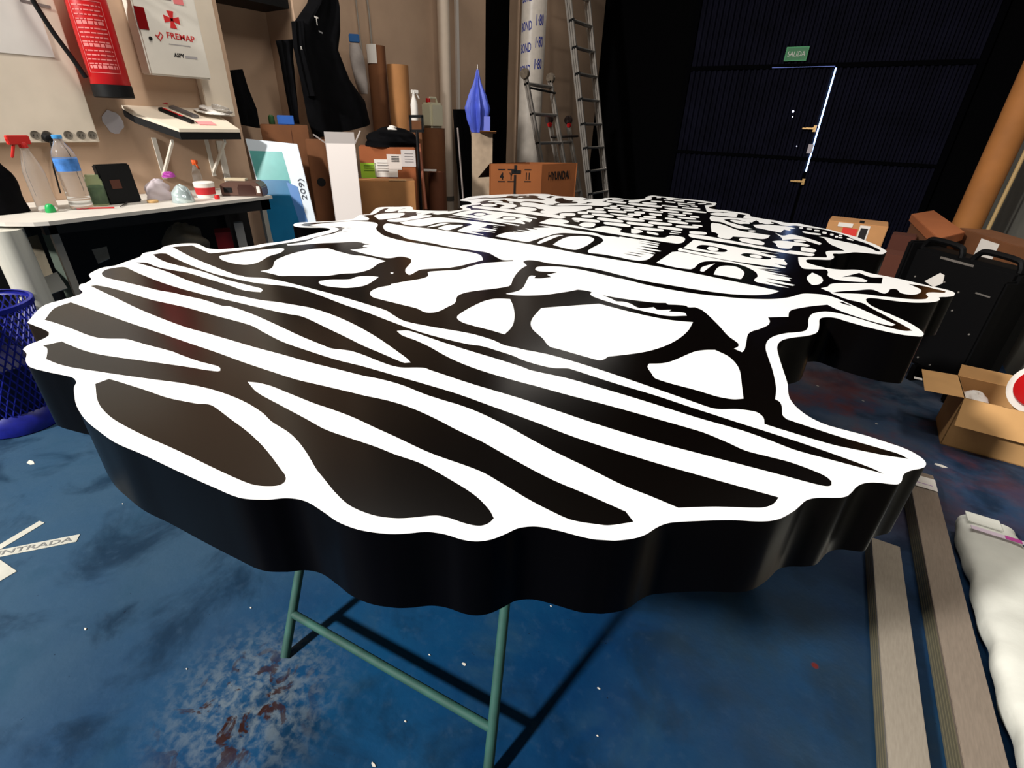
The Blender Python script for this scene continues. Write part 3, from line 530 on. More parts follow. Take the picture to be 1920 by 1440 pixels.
corr(gx0, gx1, zs+.02, CEIL-.05, 'upper_sheet')
corr(gx0, dxs-.012, zlow+.02, zs-.03, 'leaf_sheet'); corr(dxs+.02, gx1, zlow+.02, zs-.03, 'leaf_sheet')
corr(gx0, dxs-.012, .02, zlow-.02, 'leaf_sheet'); corr(dxs+.02, gx1, .02, zlow-.02, 'leaf_sheet')
fr_ = MB().box(gx0-.05, gx1+.05, D-.015, D+.035, zs-.03, zs+.02).box(gx0, dxs-.012, D-.012, D+.035, zlow-.02, zlow+.02).box(dxs+.02, gx1, D-.012, D+.035, zlow-.02, zlow+.02)
fr_.box(gx0-.06, gx0, D-.02, D+.04, 0, CEIL-.05).box(gx1, gx1+.06, D-.02, D+.04, 0, CEIL-.05)
fr_.build('frame', mat('gate_frame', (3, 3, 5), .9, spec=.04), gate)
# daylight through the gap of the wicket door
glow = mat('daylight_gap', (150, 185, 255), .5, emis=5.0)
MB().box(dxs-.002, dxs+.016, D+.04, D+.045, ay(1512, 322, D).z, zs-.03).build('daylight_gap', glow, gate)
MB().box(ay(1450, 119, D).x, dxs, D-.017, D-.0155, zs-.022, zs-.016).build('daylight_gap', mat('daylight_thin', (90, 110, 190), .5, emis=.5), gate)
for px, py, r in ((1487, 209, .012), (1486, 219, .006), (1494, 274, .006)):
    p = ay(px, py, D-.004)
    MB().lathe(p, [(r, 0), (r, .002)], 12, (0, -1, 0)).build('daylight_hole', mat('daylight_spot', (225, 230, 255), .5, emis=8), gate)
BRASS = mat('brass', (205, 165, 105), .35, .4)
def latch(px, py, s):
    c = ay(px, py, D-.03)
    h = MB().cbox(c, (.10*s, 0, 0), (0, .012, 0), (0, 0, .022*s)).cbox(c+Vector((.055*s, -.003, 0)), (.035, 0, 0), (0, .02, 0), (0, 0, .075))
    h.cbox(c+Vector((-.02, -.02, 0)), (.14*s, 0, 0), (0, .015, 0), (0, 0, .016))
    h.build('handle', BRASS, gate)
latch(1519, 241, 1.0); latch(1497, 340, 1.1)
c = ay(1519, 279, D-.02); MB().cbox(c, (.06, 0, 0), (0, .02, 0), (0, 0, .11)).build('lock_plate', mat('lock_white', (190, 180, 185), .5), gate)
# exit sign
e0 = ay(1469, 115, D-.03); ew = ay(1513, 95, D).x-ay(1471, 95, D).x
es = thing('exit_sign', e0, 'small green SALIDA exit sign above the wicket door', 'sign')
pl8 = MB().obox(e0, (ew, 0, 0), (0, .012, 0), (0, 0, .155)).build('plate', mat('exit_green', (40, 150, 85), .5), es)
MB().obox(e0+Vector((.012, -.001, .012)), (ew-.024, 0, 0), (0, .001, 0), (0, 0, .131)).build('plate_field', mat('exit_green_dark', (22, 118, 62), .5), pl8)
text('lettering', 'SALIDA', PAPER, pl8, e0+Vector((.03, -.0015, .05)), (1, 0, 0), (0, 0, 1), .055, ew-.06)
# ------------------------------------------------------------------ left wall fittings
Y_, Z_ = Vector((0, 1, 0)), Vector((0, 0, 1))
pr = ax(188, 267, WL+.03); pl_ = ax(25, 267, WL+.03)
bd = thing('power_board', (WL+.02, (pr.y+.2)/2, pr.z), 'large cream wall board with a row of five round sockets along its bottom', 'board')
MB().box(WL+.002, WL+.03, .2, pr.y, pr.z, 2.35).build('panel', CREAM, bd, bevel=.004)
for px in (66, 88, 128, 152, 173):
    p = ax(px, 253, WL+.031)
    so = MB().lathe(p, [(.021, 0), (.021, .002), (.018, .002), (.017, -.0005)], 24, (1, 0, 0)).build('socket', mat('socket_ring', (120, 112, 100), .5), bd)
    for k in (-1, 1): MB().lathe(p+Vector((.0022, k*.007, 0)), [(.0028, 0), (.0028, .001)], 8, (1, 0, 0)).build('socket_hole', BLACK, so)
p = ax(88, 257, WL+.034)
o = MB().lathe(p, [(.024, 0), (.026, .01), (.018, .035), (.008, .04)], 20, (1, 0, -.2)).tube([p+Vector((.03, 0, -.01)), p+Vector((.05, -.01, -.06)), p+Vector((.035, -.03, -.15)), p+Vector((.03, -.04, -.28))], .004, 8).build('plug', BLACK, smooth=True)
tag(o, 'black plug with a cable in the second socket of the wall board', 'plug')
q0 = ax(0, 96, WL+.034); q1 = ax(103, 108, WL+.034)
nb = MB().obox((WL+.0305, q1.y-.62, q1.z), (.003, 0, 0), (0, .62, 0), (0, 0, .45)).build('paper_sheet', PAPER)
tag(nb, 'large blank white paper sheet taped to the wall board at top left', 'paper')
tp = mat('grey_tape', (120, 110, 105), .7)
qq = ax(38, 3, WL+.0345)
MB().obox(qq, (.0005, 0, 0), (0, .12, -.01), (0, 0, .012)).build('tape', tp, nb)

# fire extinguisher
eb = ax(216, 184, WL+.12); R_ = .092
ex = thing('fire_extinguisher', (WL+.12, eb.y, eb.z), 'red fire extinguisher with a printed label and black hose on the left wall', 'fire extinguisher')
B = Vector((WL+.12, eb.y, eb.z))
MB().lathe(B+Z_*.03, [(R_*.9, 0), (R_, .012), (R_, .42), (R_*.93, .46), (R_*.72, .5), (R_*.35, .53), (.03, .54)], 40).build('cylinder', RED, ex, smooth=True)
MB().lathe(B, [(R_*.96, 0), (R_*1.03, .004), (R_*1.03, .062), (R_*.9, .066)], 40).build('base_ring', BLACK, ex, smooth=True)
MB().lathe(B+Z_*.57, [(.03, 0), (.03, .04), (.018, .05), (.018, .07)], 20).cbox(B+Z_*.65+Vector((.03, 0, 0)), (.16, 0, .03), (0, .025, 0), (0, 0, .012)).build('valve', BLACK, ex)
hs = [Vector((WL+.17, B.y-.02, B.z+.62)), Vector((WL+.17, B.y-.13, B.z+.64)), Vector((WL+.15, B.y-.22, B.z+.58)), Vector((WL+.12, B.y-.235, B.z+.46)), Vector((WL+.11, B.y-.19, B.z+.3)), Vector((WL+.11, B.y-.14, B.z+.18)), Vector((WL+.11, B.y-.105, B.z+.09))]
def cr(pts, k=6):
    o = []
    for i in range(len(pts)-1):
        a = pts[max(i-1, 0)]; b = pts[i]; c = pts[i+1]; d = pts[min(i+2, len(pts)-1)]
        for s in range(k):
            t = s/k; o.append(.5*((2*b)+(c-a)*t+(2*a-5*b+4*c-d)*t*t+(3*b-a-3*c+d)*t**3))
    o.append(pts[-1]); return o
MB().tube(cr(hs), .012, 10).build('hose', BLACK, ex, smooth=True)
LAB = mat('label_pale_red', (214, 120, 116), .6); LABD = mat('label_red', (196, 40, 42), .5)
def cylpatch(th0, th1, z0, z1, m_, r=R_+.0012, name='label_print'):
    MB().grid(lambda u, v: (B.x+r*math.cos(th0+(th1-th0)*u), B.y+r*math.sin(th0+(th1-th0)*u), B.z+z0+(z1-z0)*v), 12, 1).build(name, m_, ex)
t0 = -1.25; t1 = .35
for a in (.115, .43): cylpatch(t0, t1, a, a+.003, LAB)
cylpatch(t0, t0+.03, .115, .433, LAB); cylpatch(t1-.03, t1, .115, .433, LAB)
rr = random.Random(3)
for r_ in range(15):
    z = .135+r_*.0195
    x = t0+.12
    while x < t1-.15:
        wd = rr.uniform(.08, .3); h_ = .006 if r_ % 5 else .015
        cylpatch(x, min(x+wd, t1-.1), z, z+h_, LAB); x += wd+.05
cylpatch(-.75, -.25, .455, .47, LAB)

# first aid cabinet
FX = WL+.13
cb = ax(283, 140, FX); cbr = ax(397, 147, FX)
cy0, cy1, cz0, cz1 = cb.y, cbr.y, cb.z, cb.z+.5
fa = thing('first_aid_cabinet', ((WL+FX)/2, (cy0+cy1)/2, cz0), 'white metal FREMAP first aid cabinet with a red cross on the wall', 'first aid cabinet')
MB().box(WL+.002, FX-.03, cy0+.006, cy1-.004, cz0+.004, cz1).build('body', WHITE, fa, bevel=.006)
fdo = MB().box(FX-.03, FX, cy0, cy1, cz0, cz1+.004).build('door', WHITE, fa, bevel=.008)
def onfa(px, py): return ax(px, py, FX+.001)
def disc(mb, c, r, n=24, axis=(1, 0, 0), h=.001): return mb.lathe(c, [(r, 0), (r, h)], n, axis)
w0 = onfa(256, 13); w1 = onfa(284, 53)
MB().obox(onfa(261, 54)+Vector((0, 0, 0)), (.003, 0, 0), (0, .052, 0), (0, 0, .105)).build('window', mat('dark_red_window', (120, 8, 12), .2), fdo, bevel=.0014)
cc = onfa(322, 37); mb = MB()
for k in range(4):
    a = k*math.pi/2
    def rp(u, v): return cc+Vector((0, u*math.cos(a)-v*math.sin(a), u*math.sin(a)+v*math.cos(a)))
    mb.prism([rp(-.006, .0), rp(.006, .0), rp(.019, .042), rp(-.019, .042)], (.0008, 0, 0))
mb.build('red_cross', REDINK, fdo)
hc = onfa(299, 69); mb = MB()
def hpnt(u, v): return hc+Vector((0, u, v))
mb.tube([hpnt(-.02, .008), hpnt(0, -.018), hpnt(.02, .008), hpnt(.008, .022), hpnt(.0, .008), hpnt(-.008, .002)], .0035, 6)
mb.build('heart_logo', REDINK, fdo)
f0 = onfa(314, 71); text('lettering', 'FREMAP', REDINK, fdo, f0, (0, 1, -.03), Z_, .03, .155, bold=.02)
MB().obox(onfa(317, 83), (.0006, 0, 0), (0, .12, 0), (0, 0, .004)).build('fine_print', mat('grey_ink', (170, 165, 165), .7), fdo)
text('lettering', 'ASPY', INK, fdo, onfa(327, 107), (0, 1, 0), Z_, .022, .06, bold=.04)
MB().obox(onfa(348, 109), (.0006, 0, 0), (0, .07, 0), (0, 0, .012)).build('fine_print', mat('grey_ink', (170, 165, 165), .7), fdo)
MB().obox(onfa(290, 0)+Z_*.012, (.0008, 0, 0), (0, .09, 0), (0, 0, .012)).build('sticker', mat('grey_print', (110, 100, 105), .7), fdo)
MB().obox(onfa(326, 7), (.0008, 0, 0), (0, .055, 0), (0, 0, .03)).build('sticker', mat('pink_print', (225, 120, 120), .7), fdo)
lk = onfa(282, 72); disc(MB(), lk, .009, 16, h=.006).build('lock', BLACK, fdo)

# pilaster beside the cabinet and the shelf under it
p0 = ax(376, 150, WL+.06).y; p1 = ax(432, 170, WL+.06).y; pz = ax(441, 219, WL+.06).z
struct(MB().box(WL+.001, WL+.06, p0, p1, pz, CEIL-.01).build('trim_1', CREAM, bevel=.004))
SX = -3.47
s0 = ax(318, 241, SX); s1 = ax(450, 246, SX); sz = s0.z
sh = thing('wall_shelf', ((WL+SX)/2, (s0.y+s1.y)/2, sz-.05), 'small cream topped wall shelf on white brackets below the first aid cabinet', 'shelf')
TILT = .34
poly = [Vector((x, y, sz-.018+(SX-x)*TILT)) for x, y in ((WL+.002, s0.y-.09), (WL+.10, s0.y-.08), (SX, s0.y+.05), (SX, s1.y), (WL+.002, s1.y))]
SP, SN = Vector((SX, 0, sz)), Vector((TILT, 0, 1)).normalized()
def shf(px, py, up_=0.0):
    r = ray(px, py); return EYE+r*((SP-EYE).dot(SN)/r.dot(SN))+SN*(up_+.001)
MB().prism(poly, (0, 0, .018)).build('top', CREAM, sh)
MB().prism([p-Vector((.0, 0, .04))+Vector((-.004 if p.x > WL+.1 else 0, 0, 0)) for p in poly], (0, 0, .038)).build('tray', BLACK, sh)
for yy in (s0.y+.02, s1.y-.08):
    MB().obox((WL+.002, yy, sz-.3), (.006, 0, 0), (0, .025, 0), (0, 0, .24)).obox((WL+.008, yy+.005, sz-.28), (.24, 0, .2), (0, .014, 0), (.0, 0, .02)).build('bracket', WHITE, sh)
yy = ax(412, 300, WL).y
st_ = MB().obox((WL+.002, yy, sz-.42), (.012, 0, 0), (0, .04, 0), (0, 0, .34)).build('wall_strip', WHITE); tag(st_, 'white vertical metal strip on the wall right under the small shelf', 'rail')
# items on the shelf
k0 = shf(300, 207, .009); k1 = shf(362, 232, .009); kd = (k1-k0); kn = SN.cross(kd).normalized()
kn_ = thing('utility_knife', (k0+k1)/2-SN*.009, 'black and red utility knife lying on the small wall shelf', 'knife')
MB().cbox((k0+k1)/2, kd, kn*.03, SN*.018).build('grip', BLACK, kn_, bevel=.003)
MB().cbox((k0+k1)/2+SN*.01-kd*.1, kd*.6, kn*.012, SN*.004).build('slider', RED, kn_)
g0 = shf(345, 212, .007); o = MB().cbox(g0, kd*.8, kn*.04, SN*.014).build('scraper', mat('grey_metal', (120, 118, 120), .4, .6), bevel=.002)
tag(o, 'grey metal scraper blade lying behind the knife on the wall shelf', 'scraper')
def crumple(name, c, rx, ry, rz, m_, label, cat, seed=1, amp=.35, n=18, grp=None, nocap=False):
    rr = random.Random(seed); ph = [(rr.uniform(1, 5), rr.uniform(1, 5), rr.uniform(0, 6)) for _ in range(7)]
    def fn(u, v):
        a = u*2*math.pi; b = v*math.pi/2*1.0
        d = sum(math.sin(p*a*1+q*b*3+s) for p, q, s in [(round(x), y, z) for x, y, z in ph])/7
        r = 1+amp*d*2
        return (c[0]+rx*r*math.cos(a)*math.cos(b), c[1]+ry*r*math.sin(a)*math.cos(b), c[2]+rz*math.sin(b)*(1+amp*d))
    mb = MB().grid(fn, n*2, n, closed_u=True)
    o = mb.build(name, m_, None, smooth=True, base=c); tag(o, label, cat, grp); return o
cpos = shf(402, 212); crumple('cloth', (cpos.x, cpos.y, cpos.z-.01), .10, .10, .05, PAPER, 'crumpled white cloth and film on the right end of the wall shelf', 'cloth', 4)
cpos = shf(386, 232); o = MB().cbox(cpos+SN*.002, Vector((.05, 0, -.05*TILT)), (0, .10, 0), SN*.004).build('note_pad', mat('pink_paper', (232, 150, 150), .8)); tag(o, 'flat pink paper pad near the front edge of the wall shelf', 'paper')
pc = shf(283, 197, .012)
pt = MB().tube([pc+Vector((0, -.07, 0)), pc+Vector((0, -.02, .012)), pc, pc+Vector((.01, .09, .0))], .008, 8).tube([pc+Vector((0, -.07, .03)), pc+Vector((0, -.02, .0)), pc, pc+Vector((-.03, .08, .01))], .008, 8)
o = pt.build('pliers', mat('red_handle', (170, 26, 30), .4), smooth=True); tag(o, 'red handled pliers at the back left of the wall shelf', 'pliers')
pc = shf(325, 196, .011); o = MB().cbox(pc, Vector((.0, .12, 0)), (.03, 0, -.03*TILT), SN*.02).build('blade_pack', mat('red_marker', (190, 60, 60), .4), bevel=.004); tag(o, 'red blade pack at the back of the wall shelf', 'blade pack')
# plaster patch
pp = ax(212, 228, WL+.002); rr = random.Random(9)
poly = [Vector((WL+.001, pp.y+(.045+.012*rr.random())*math.cos(a), pp.z+(.05+.02*rr.random())*math.sin(a))) for a in [i*2*math.pi/14 for i in range(14)]]
o = MB().prism(poly, (.003, 0, 0)).build('plaster_patch', mat('white_plaster', (205, 200, 205), .9)); tag(o, 'whitish plaster patch on the wall under the fire extinguisher', 'plaster patch')

# ------------------------------------------------------------------ workbench and what stands on it
TZ = .88
tfr = az(510, 367, TZ); tfl = az(75, 417, TZ)
TX = (tfr.x+tfl.x)/2
bench = thing('workbench', ((WL+TX)/2, (tfl.y+tfr.y)/2, 0), 'white topped workbench with black frame standing against the left wall', 'workbench')
c0 = .1
poly = [Vector((x, y, TZ-.018)) for x, y in ((WL+.005, tfl.y-.35), (WL+.2, tfl.y-.35), (tfl.x-.10, tfl.y-.10), (tfl.x-.02, tfl.y-.02), (tfl.x, tfl.y+.03), (tfr.x, tfr.y), (WL+.005, tfr.y+.02))]
MB().prism(poly, (0, 0, .018)).build('top', mat('worn_white_top', (206, 200, 190), .5, var=.06, scale=9), bench)
DK = mat('black_frame', (9, 9, 10), .6)
MB().box(TX-.10, TX-.06, tfl.y+.03, tfr.y-.03, TZ-.08, TZ-.019).box(WL+.02, WL+.06, tfl.y-.3, tfr.y-.03, TZ-.08, TZ-.019).box(WL+.02, TX-.06, tfr.y-.07, tfr.y-.03, TZ-.08, TZ-.019).build('frame', DK, bench)
for yy in (tfl.y+.05, tfr.y-.09):
    MB().obox((TX-.09, yy, 0), (.03, 0, 0), (0, .03, 0), (0, 0, TZ-.02)).build('leg', mat('grey_leg', (150, 146, 136), .5), bench)
    MB().obox((WL+.04, yy, 0), (.03, 0, 0), (0, .03, 0), (0, 0, TZ-.02)).build('leg', DK, bench)
def on(px, py): p = az(px, py, TZ); return Vector((p.x, p.y, TZ+.0008))
# big water bottle
def bottle(c, R, Hh, name, label, lidmat, labmat=None, clear=CLEAR, grp=None):
    t = thing(name, c, label, 'bottle', grp)
    prof = [(R*.9, 0), (R, .01)]
    z = .03
    while z < Hh*.5: prof += [(R, z), (R*.95, z+.008), (R, z+.016)]; z += .024
    prof += [(R, Hh*.52), (R*1.0, Hh*.72), (R*.85, Hh*.8), (R*.55, Hh*.88), (R*.36, Hh*.93), (R*.34, Hh*.96)]
    MB().lathe(c, prof, 28).build('body', clear, t, smooth=True)
    MB().lathe(c+Z_*Hh*.955, [(R*.4, 0), (R*.42, .003), (R*.42, Hh*.045), (R*.36, Hh*.05)], 20).build('cap', lidmat, t, smooth=True)
    if labmat: MB().lathe(c+Z_*Hh*.53, [(R*1.015, 0), (R*1.015, Hh*.17)], 28).build('label', labmat, t, smooth=True)
    return t
bottle(on(155, 391), .05, .345, 'water_bottle', 'clear ribbed plastic water bottle with blue cap and label on the workbench', mat('pale_blue_cap', (70, 150, 210), .4), mat('blue_label', (70, 130, 205), .5, var=.5, scale=20))
# spray bottle with a red trigger
def spray(c, R, Hh, label, headm, bodym, face):
    t = thing('spray_bottle', c, label, 'spray bottle')
    f = Vector(face).normalized()
    MB().lathe(c, [(R*.95, 0), (R, .008), (R, Hh*.5), (R*.8, Hh*.62), (R*.42, Hh*.76), (R*.36, Hh*.82)], 24).build('body', bodym, t, smooth=True)
    h = c+Z_*Hh*.9
    n = Z_.cross(f)
    MB().lathe(c+Z_*Hh*.8, [(R*.42, 0), (R*.42, .02), (R*.3, .03)], 16).cbox(h+f*.012, f*R*2.1, n*R*.55, (0, 0, Hh*.11)).cbox(h+f*R*1.25, f*.014, n*.012, (0, 0, .014)).obox(h+f*R*.7-n*.005-Z_*Hh*.05, f*.012, n*.01, -Z_*Hh*.16+f*.025).build('trigger_head', headm, t, bevel=.003)
spray(on(92, 396), .042, .36, 'clear spray bottle with a red trigger head at the left of the workbench', mat('red_plastic', (206, 40, 34), .4), CLEAR, (.2, -1, 0))
o = MB().lathe(on(96, 398), [(.02, 0), (.022, .004), (.018, .03), (.01, .04)], 16, (.3, 0, 1)).build('plastic_stopper', mat('green_plastic', (20, 160, 80), .4), smooth=True); tag(o, 'small bright green plastic cap beside the black bag on the workbench', 'cap')
bb = on(28, 398)
o = crumple('bag', (bb.x-.02, bb.y-.05, TZ+.001), .085, .115, .30, BLACKCLOTH, 'bulky black cloth bag at the left end of the workbench', 'bag', 12, .06)
gj = on(190, 385)
gt = thing('glass_jar', gj, 'greenish glass jar standing right of the water bottle', 'jar')
MB().lathe(gj, [(.036, 0), (.04, .006), (.04, .12), (.03, .14), (.03, .155)], 24).build('glass', mat('green_glass', (170, 200, 170), .1, trans=.85, ior=1.2), gt, smooth=True)
o = MB().lathe(gj+Z_*.002, [(.03, .006), (.033, .01), (.034, .09), (.02, .1)], 16).build('contents', mat('olive_contents', (96, 100, 70), .8, var=.4, scale=40), gt, smooth=True)
k = on(238, 381); d1 = (on(270, 377)-on(205, 384)).normalized()
bk = thing('black_case', k, 'black case leaning upright on the back of the workbench', 'case')
MB().cbox(k+Z_*.1+d1.cross(Z_)*-.03, d1*.17, Vector((-.03, 0, .2)), d1.cross(Z_)*.04).build('shell', BLACK, bk, bevel=.006)
MB().cbox(k+Z_*.1+d1.cross(Z_)*-.009+d1*-.02, d1*.05, Vector((-.007, 0, .045)), d1.cross(Z_)*.002).build('label', mat('brown_label', (80, 40, 24), .6), bk)
a, b = on(145, 393)+Z_*.004, on(215, 391)+Z_*.004
pn = thing('pencil', a, 'red pencil lying along the front edge of the workbench', 'pencil')
MB().tube([a, b], .0038, 6).build('shaft', RED, pn); MB().tube([a-(b-a).normalized()*.012, a], [.001, .0038], 6).build('tip', INK, pn)
a, b = on(226, 389)+Z_*.003, on(240, 383)+Z_*.009
o = MB().tube([a, b], [.002, .005], 8).build('screwdriver', mat('dark_metal', (60, 56, 54), .4, .5), smooth=True); tag(o, 'small dark screwdriver lying in front of the black case', 'screwdriver')
o = MB().lathe(on(244, 376), [(.002, 0), (.014, .004), (.016, .012), (.006, .02)], 16).build('knob', mat('gold_knob', (210, 180, 130), .3, .5), smooth=True); tag(o, 'small gold coloured knob on the workbench in front of the black case', 'knob')
o = MB().lathe(on(287, 380), [(.026, 0), (.028, .004), (.028, .012), (.02, .014)], 24).build('wooden_disc', mat('wood_disc', (205, 165, 110), .6), smooth=True); tag(o, 'flat light wooden disc on the workbench left of the plastic bags', 'disc')
p = on(302, 374); crumple('plastic_bag', (p.x, p.y, p.z), .065, .07, .11, mat('milky_film', (226, 216, 222), .25, trans=.45, ior=1.1), 'crumpled clear plastic bag with purple print on the workbench', 'bag', 21, .16)
p2 = az(315, 330, TZ+.12); crumple('print_on_bag', (p2.x+.01, p2.y, TZ+.115), .03, .035, .03, mat('purple_film', (170, 70, 160), .4), 'purple printed wrapper scrunched on top of the plastic bag', 'wrapper', 22, .2)
p = on(345, 379); crumple('wrapped_bundle', (p.x, p.y, p.z), .055, .058, .095, mat('silver_film', (190, 205, 205), .15, .35, var=.2, scale=25), 'silvery film wrapped bundle in the middle of the workbench', 'bundle', 5, .07)
p = on(388, 370)
rc = thing('plastic_tub', p, 'white and red plastic tub between the wrapped bundle and the brown dispenser', 'tub')
MB().lathe(p, [(.05, 0), (.056, .06), (.058, .085), (.052, .09)], 24).build('body', PAPER, rc, smooth=True)
MB().lathe(p+Z_*.02, [(.0535, 0), (.0565, .04)], 24).build('label', mat('red_label', (190, 40, 44), .5), rc, smooth=True)
o = MB().lathe(on(400, 372)+Vector((.05, 0, .001)), [(.014, 0), (.016, .01), (.012, .022)], 12).build('bottle_cap', mat('red_cap', (200, 30, 34), .4), smooth=True); tag(o, 'small red bottle cap beside the brown dispenser', 'cap')
spray(on(385, 360)+Vector((-.06, 0, 0)), .028, .2, 'small clear bottle with an orange nozzle behind the plastic tub', mat('orange_plastic', (210, 90, 40), .4), CLEAR, (1, 0, 0))
# brown dispenser
dl, dr_ = on(416, 368), on(493, 369); dd = dr_-dl; dn = Vector((-dd.y, dd.x, 0)).normalized()
if dn.dot(dl-EYE) < 0: dn = -dn
dp = thing('tape_dispenser', (dl+dr_)/2, 'brown plastic roll dispenser with a rounded cover at the right end of the workbench', 'dispenser')
L_ = dd.length; du = dd.normalized()
prof = [(0, 0), (L_, 0), (L_, .055), (L_*.9, .085), (L_*.55, .09), (L_*.2, .088), (0, .07)]
MB().prism([dl+du*u+Z_*v for u, v in prof], dn*.13).build('body', mat('brown_plastic', (92, 66, 56), .35), dp, bevel=.005)
MB().prism([dl+du*u+Z_*v-dn*.002 for u, v in [(L_*.42, .012), (L_*.84, .012), (L_*.84, .05), (L_*.76, .07), (L_*.46, .07), (L_*.42, .05)]], dn*.0015).build('cover', mat('brown_dark_plastic', (64, 40, 34), .25), dp)
MB().obox(dl+du*L_*.88+Z_*.022-dn*.002, du*L_*.08, dn*.0015, (0, 0, .04)).build('label', PAPER, dp)
MB().obox(dl+du*L_*.08+Z_*.022-dn*.002, du*L_*.2, dn*.0015, (0, 0, .03)).build('slot', BLACK, dp)
MB().obox(dl+du*L_*.1+Z_*.09+dn*.03, du*L_*.5, dn*.06, (0, 0, .012)).build('tape_roll', mat('tan_tape', (205, 190, 160), .5), dp)

# ------------------------------------------------------------------ under the bench
def leanboard(name, q, m_, label, cat, th=.006, n=None):
    q = [Vector(v) for v in q]; nn = (q[1]-q[0]).cross(q[3]-q[0]).normalized()
    o = MB().prism(q, nn*th).build(name, m_); tag(o, label, cat); return o
def quadpx(pts): return [hp(x, y, d) for x, y, d in pts]
GREYB = mat('grey_board', (120, 122, 112), .7, var=.15)
leanboard('trim_board', quadpx([(78, 436, 3.45), (102, 432, 3.45), (158, 590, 3.3), (140, 600, 3.3)]), mat('pale_green_board', (92, 104, 92), .7, var=.2), 'narrow greyish board leaning under the left end of the workbench', 'board')
leanboard('trim_board', quadpx([(52, 445, 3.5), (70, 440, 3.5), (112, 545, 3.3), (95, 552, 3.3)]), mat('brown_board', (92, 84, 68), .8, var=.3), 'narrow brownish board leaning beside the greyish one under the workbench', 'board')
leanboard('offcut_sheet', quadpx([(76, 522, 3.3), (106, 510, 3.3), (126, 540, 3.25), (94, 552, 3.25)]), mat('dull_white', (140, 140, 134), .7), 'pale folded panel under the left end of the workbench', 'panel')
leanboard('offcut_sheet', quadpx([(172, 468, 3.6), (200, 462, 3.6), (206, 484, 3.55), (184, 494, 3.55)]), mat('dull_white', (140, 140, 134), .7), 'small pale offcut lying in the dark under the middle of the workbench', 'panel')
o = crumple('cloth_heap', hp(352, 470, 3.7), .14, .12, .16, mat('dusty_cloth', (100, 92, 78), .9), 'dusty crumpled cloth heap under the workbench left of the red box', 'cloth', 31, .15)
mb = MB(); facebox(mb, 402, 433, 436, 3.75, .16, z0=0)
o = mb.build('red_box', mat('red_card', (150, 14, 22), .6)); tag(o, 'tall red box standing on the floor under the workbench', 'box')
mb = MB(); facebox(mb, 438, 455, 418, 3.7, .05)
o = mb.build('white_folder', mat('dull_white2', (150, 146, 140), .7)); tag(o, 'pale upright folder beside the red box under the workbench', 'folder')
mb = MB(); mb.box(WL+.01, WL+.03, tfl.y-.3, tfr.y+.1, .0, TZ-.09)  # added black panel, stands in for the deep shade below the bench
o = mb.build('bench_shade_panel', mat('bench_shade_black', (8, 8, 9), .8)); tag(o, 'added black panel against the wall, standing in for the shade under the workbench', 'board')
mb = MB()
tp_ = hp(8, 405, 3.25); bt_ = hp(18, 520, 3.0)
o = MB().tube([Vector((tp_.x, tp_.y-.02, .02)), Vector((tp_.x, tp_.y-.02, TZ-.03))], .066, 24).build('film_roll', mat('white_film_roll', (190, 188, 176), .5, var=.1, scale=30, stretch=(1, 1, .05)), smooth=True)
o.data.transform(Matrix.Translation((0, 0, .0))); tag(o, 'upright white roll of film at the left edge beside the workbench', 'roll')

# blue waste bin
bc = az(66, 795, 0); bc = Vector((bc.x-.06, bc.y-.02, 0))
bn = thing('waste_bin', bc, 'blue mesh waste bin standing on the floor left of the sign', 'bin')
BLU = mat('blue_plastic', (16, 24, 120), .4, var=.2, scale=30)
mb = MB().lathe(bc+Z_*.002, [(.15, 0), (.155, .004), (.165, .11)], 32); mb.f = mb.f[:-1]
mb.build('base', BLU, bn, smooth=True, solid=.004)
mb = MB(); n = 44
for k in range(n):
    for s_ in (1, -1):
        pts = []
        for j in range(9):
            t = j/8; a = 2*math.pi*(k/n)+s_*t*1.1; r = .165+.045*t
            pts.append(bc+Vector((r*math.cos(a), r*math.sin(a), .11+.46*t)))
        mb.tube(pts, .0035, 4, cap=False)
mb.build('mesh_wall', BLU, bn)
mb = MB().lathe(bc+Z_*.57, [(.208, 0), (.218, .004), (.218, .022), (.206, .024)], 32); mb.f = mb.f[:-2]
mb.build('rim', BLU, bn, smooth=True, solid=.003)
mb = MB().lathe(bc+Z_*.02, [(.14, 0), (.155, .3), (.1, .34)], 24).build('bin_liner', mat('dark_blue_liner', (12, 16, 60), .5), bn, smooth=True)
# ------------------------------------------------------------------ clothes and the pile along the left wall
jx = WL+.06
hk = ax(618, -30, jx)
jk = thing('black_jacket', hk, 'long black work jacket with a small white T print hanging on the wall pillar', 'jacket')
def garment(path_l, path_r, plane, th, name, root, m_=BLACKCLOTH, seed=2):
    rr = random.Random(seed); nv = len(path_l)-1
    L = [ax(x, y, plane) for x, y in path_l]; R = [ax(x, y, plane) for x, y in path_r]
    ph = [rr.uniform(0, 6) for _ in range(4)]
    def at(P, v):
        t = v*nv; i = min(int(t), nv-1); return P[i].lerp(P[i+1], t-i)
    def fn(u, v):
        a = u*2*math.pi; w_ = (1-math.cos(a))/2
        p = at(L, v).lerp(at(R, v), w_)
        d = math.sin(a)*th*(1+.35*math.sin(w_*9+ph[0]+v*2)+.2*math.sin(w_*17+ph[1]))
        return p+Vector((max(d, -th*.5), 0, 0))
    mb = MB().grid(fn, 40, nv*3, closed_u=True)
    return mb.build(name, m_, root, smooth=True, base=L[0] if root is None else None)
garment([(600, -60), (578, 5), (550, 45), (552, 90), (565, 150), (578, 225), (590, 258)], [(612, -60), (632, 15), (636, 60), (632, 95), (655, 150), (684, 190), (694, 232)], WL+.1, .07, 'body', jk)
garment([(548, 40), (552, 90), (566, 150), (575, 180)], [(566, 40), (570, 90), (586, 150), (592, 180)], WL+.15, .035, 'sleeve', jk, seed=4)
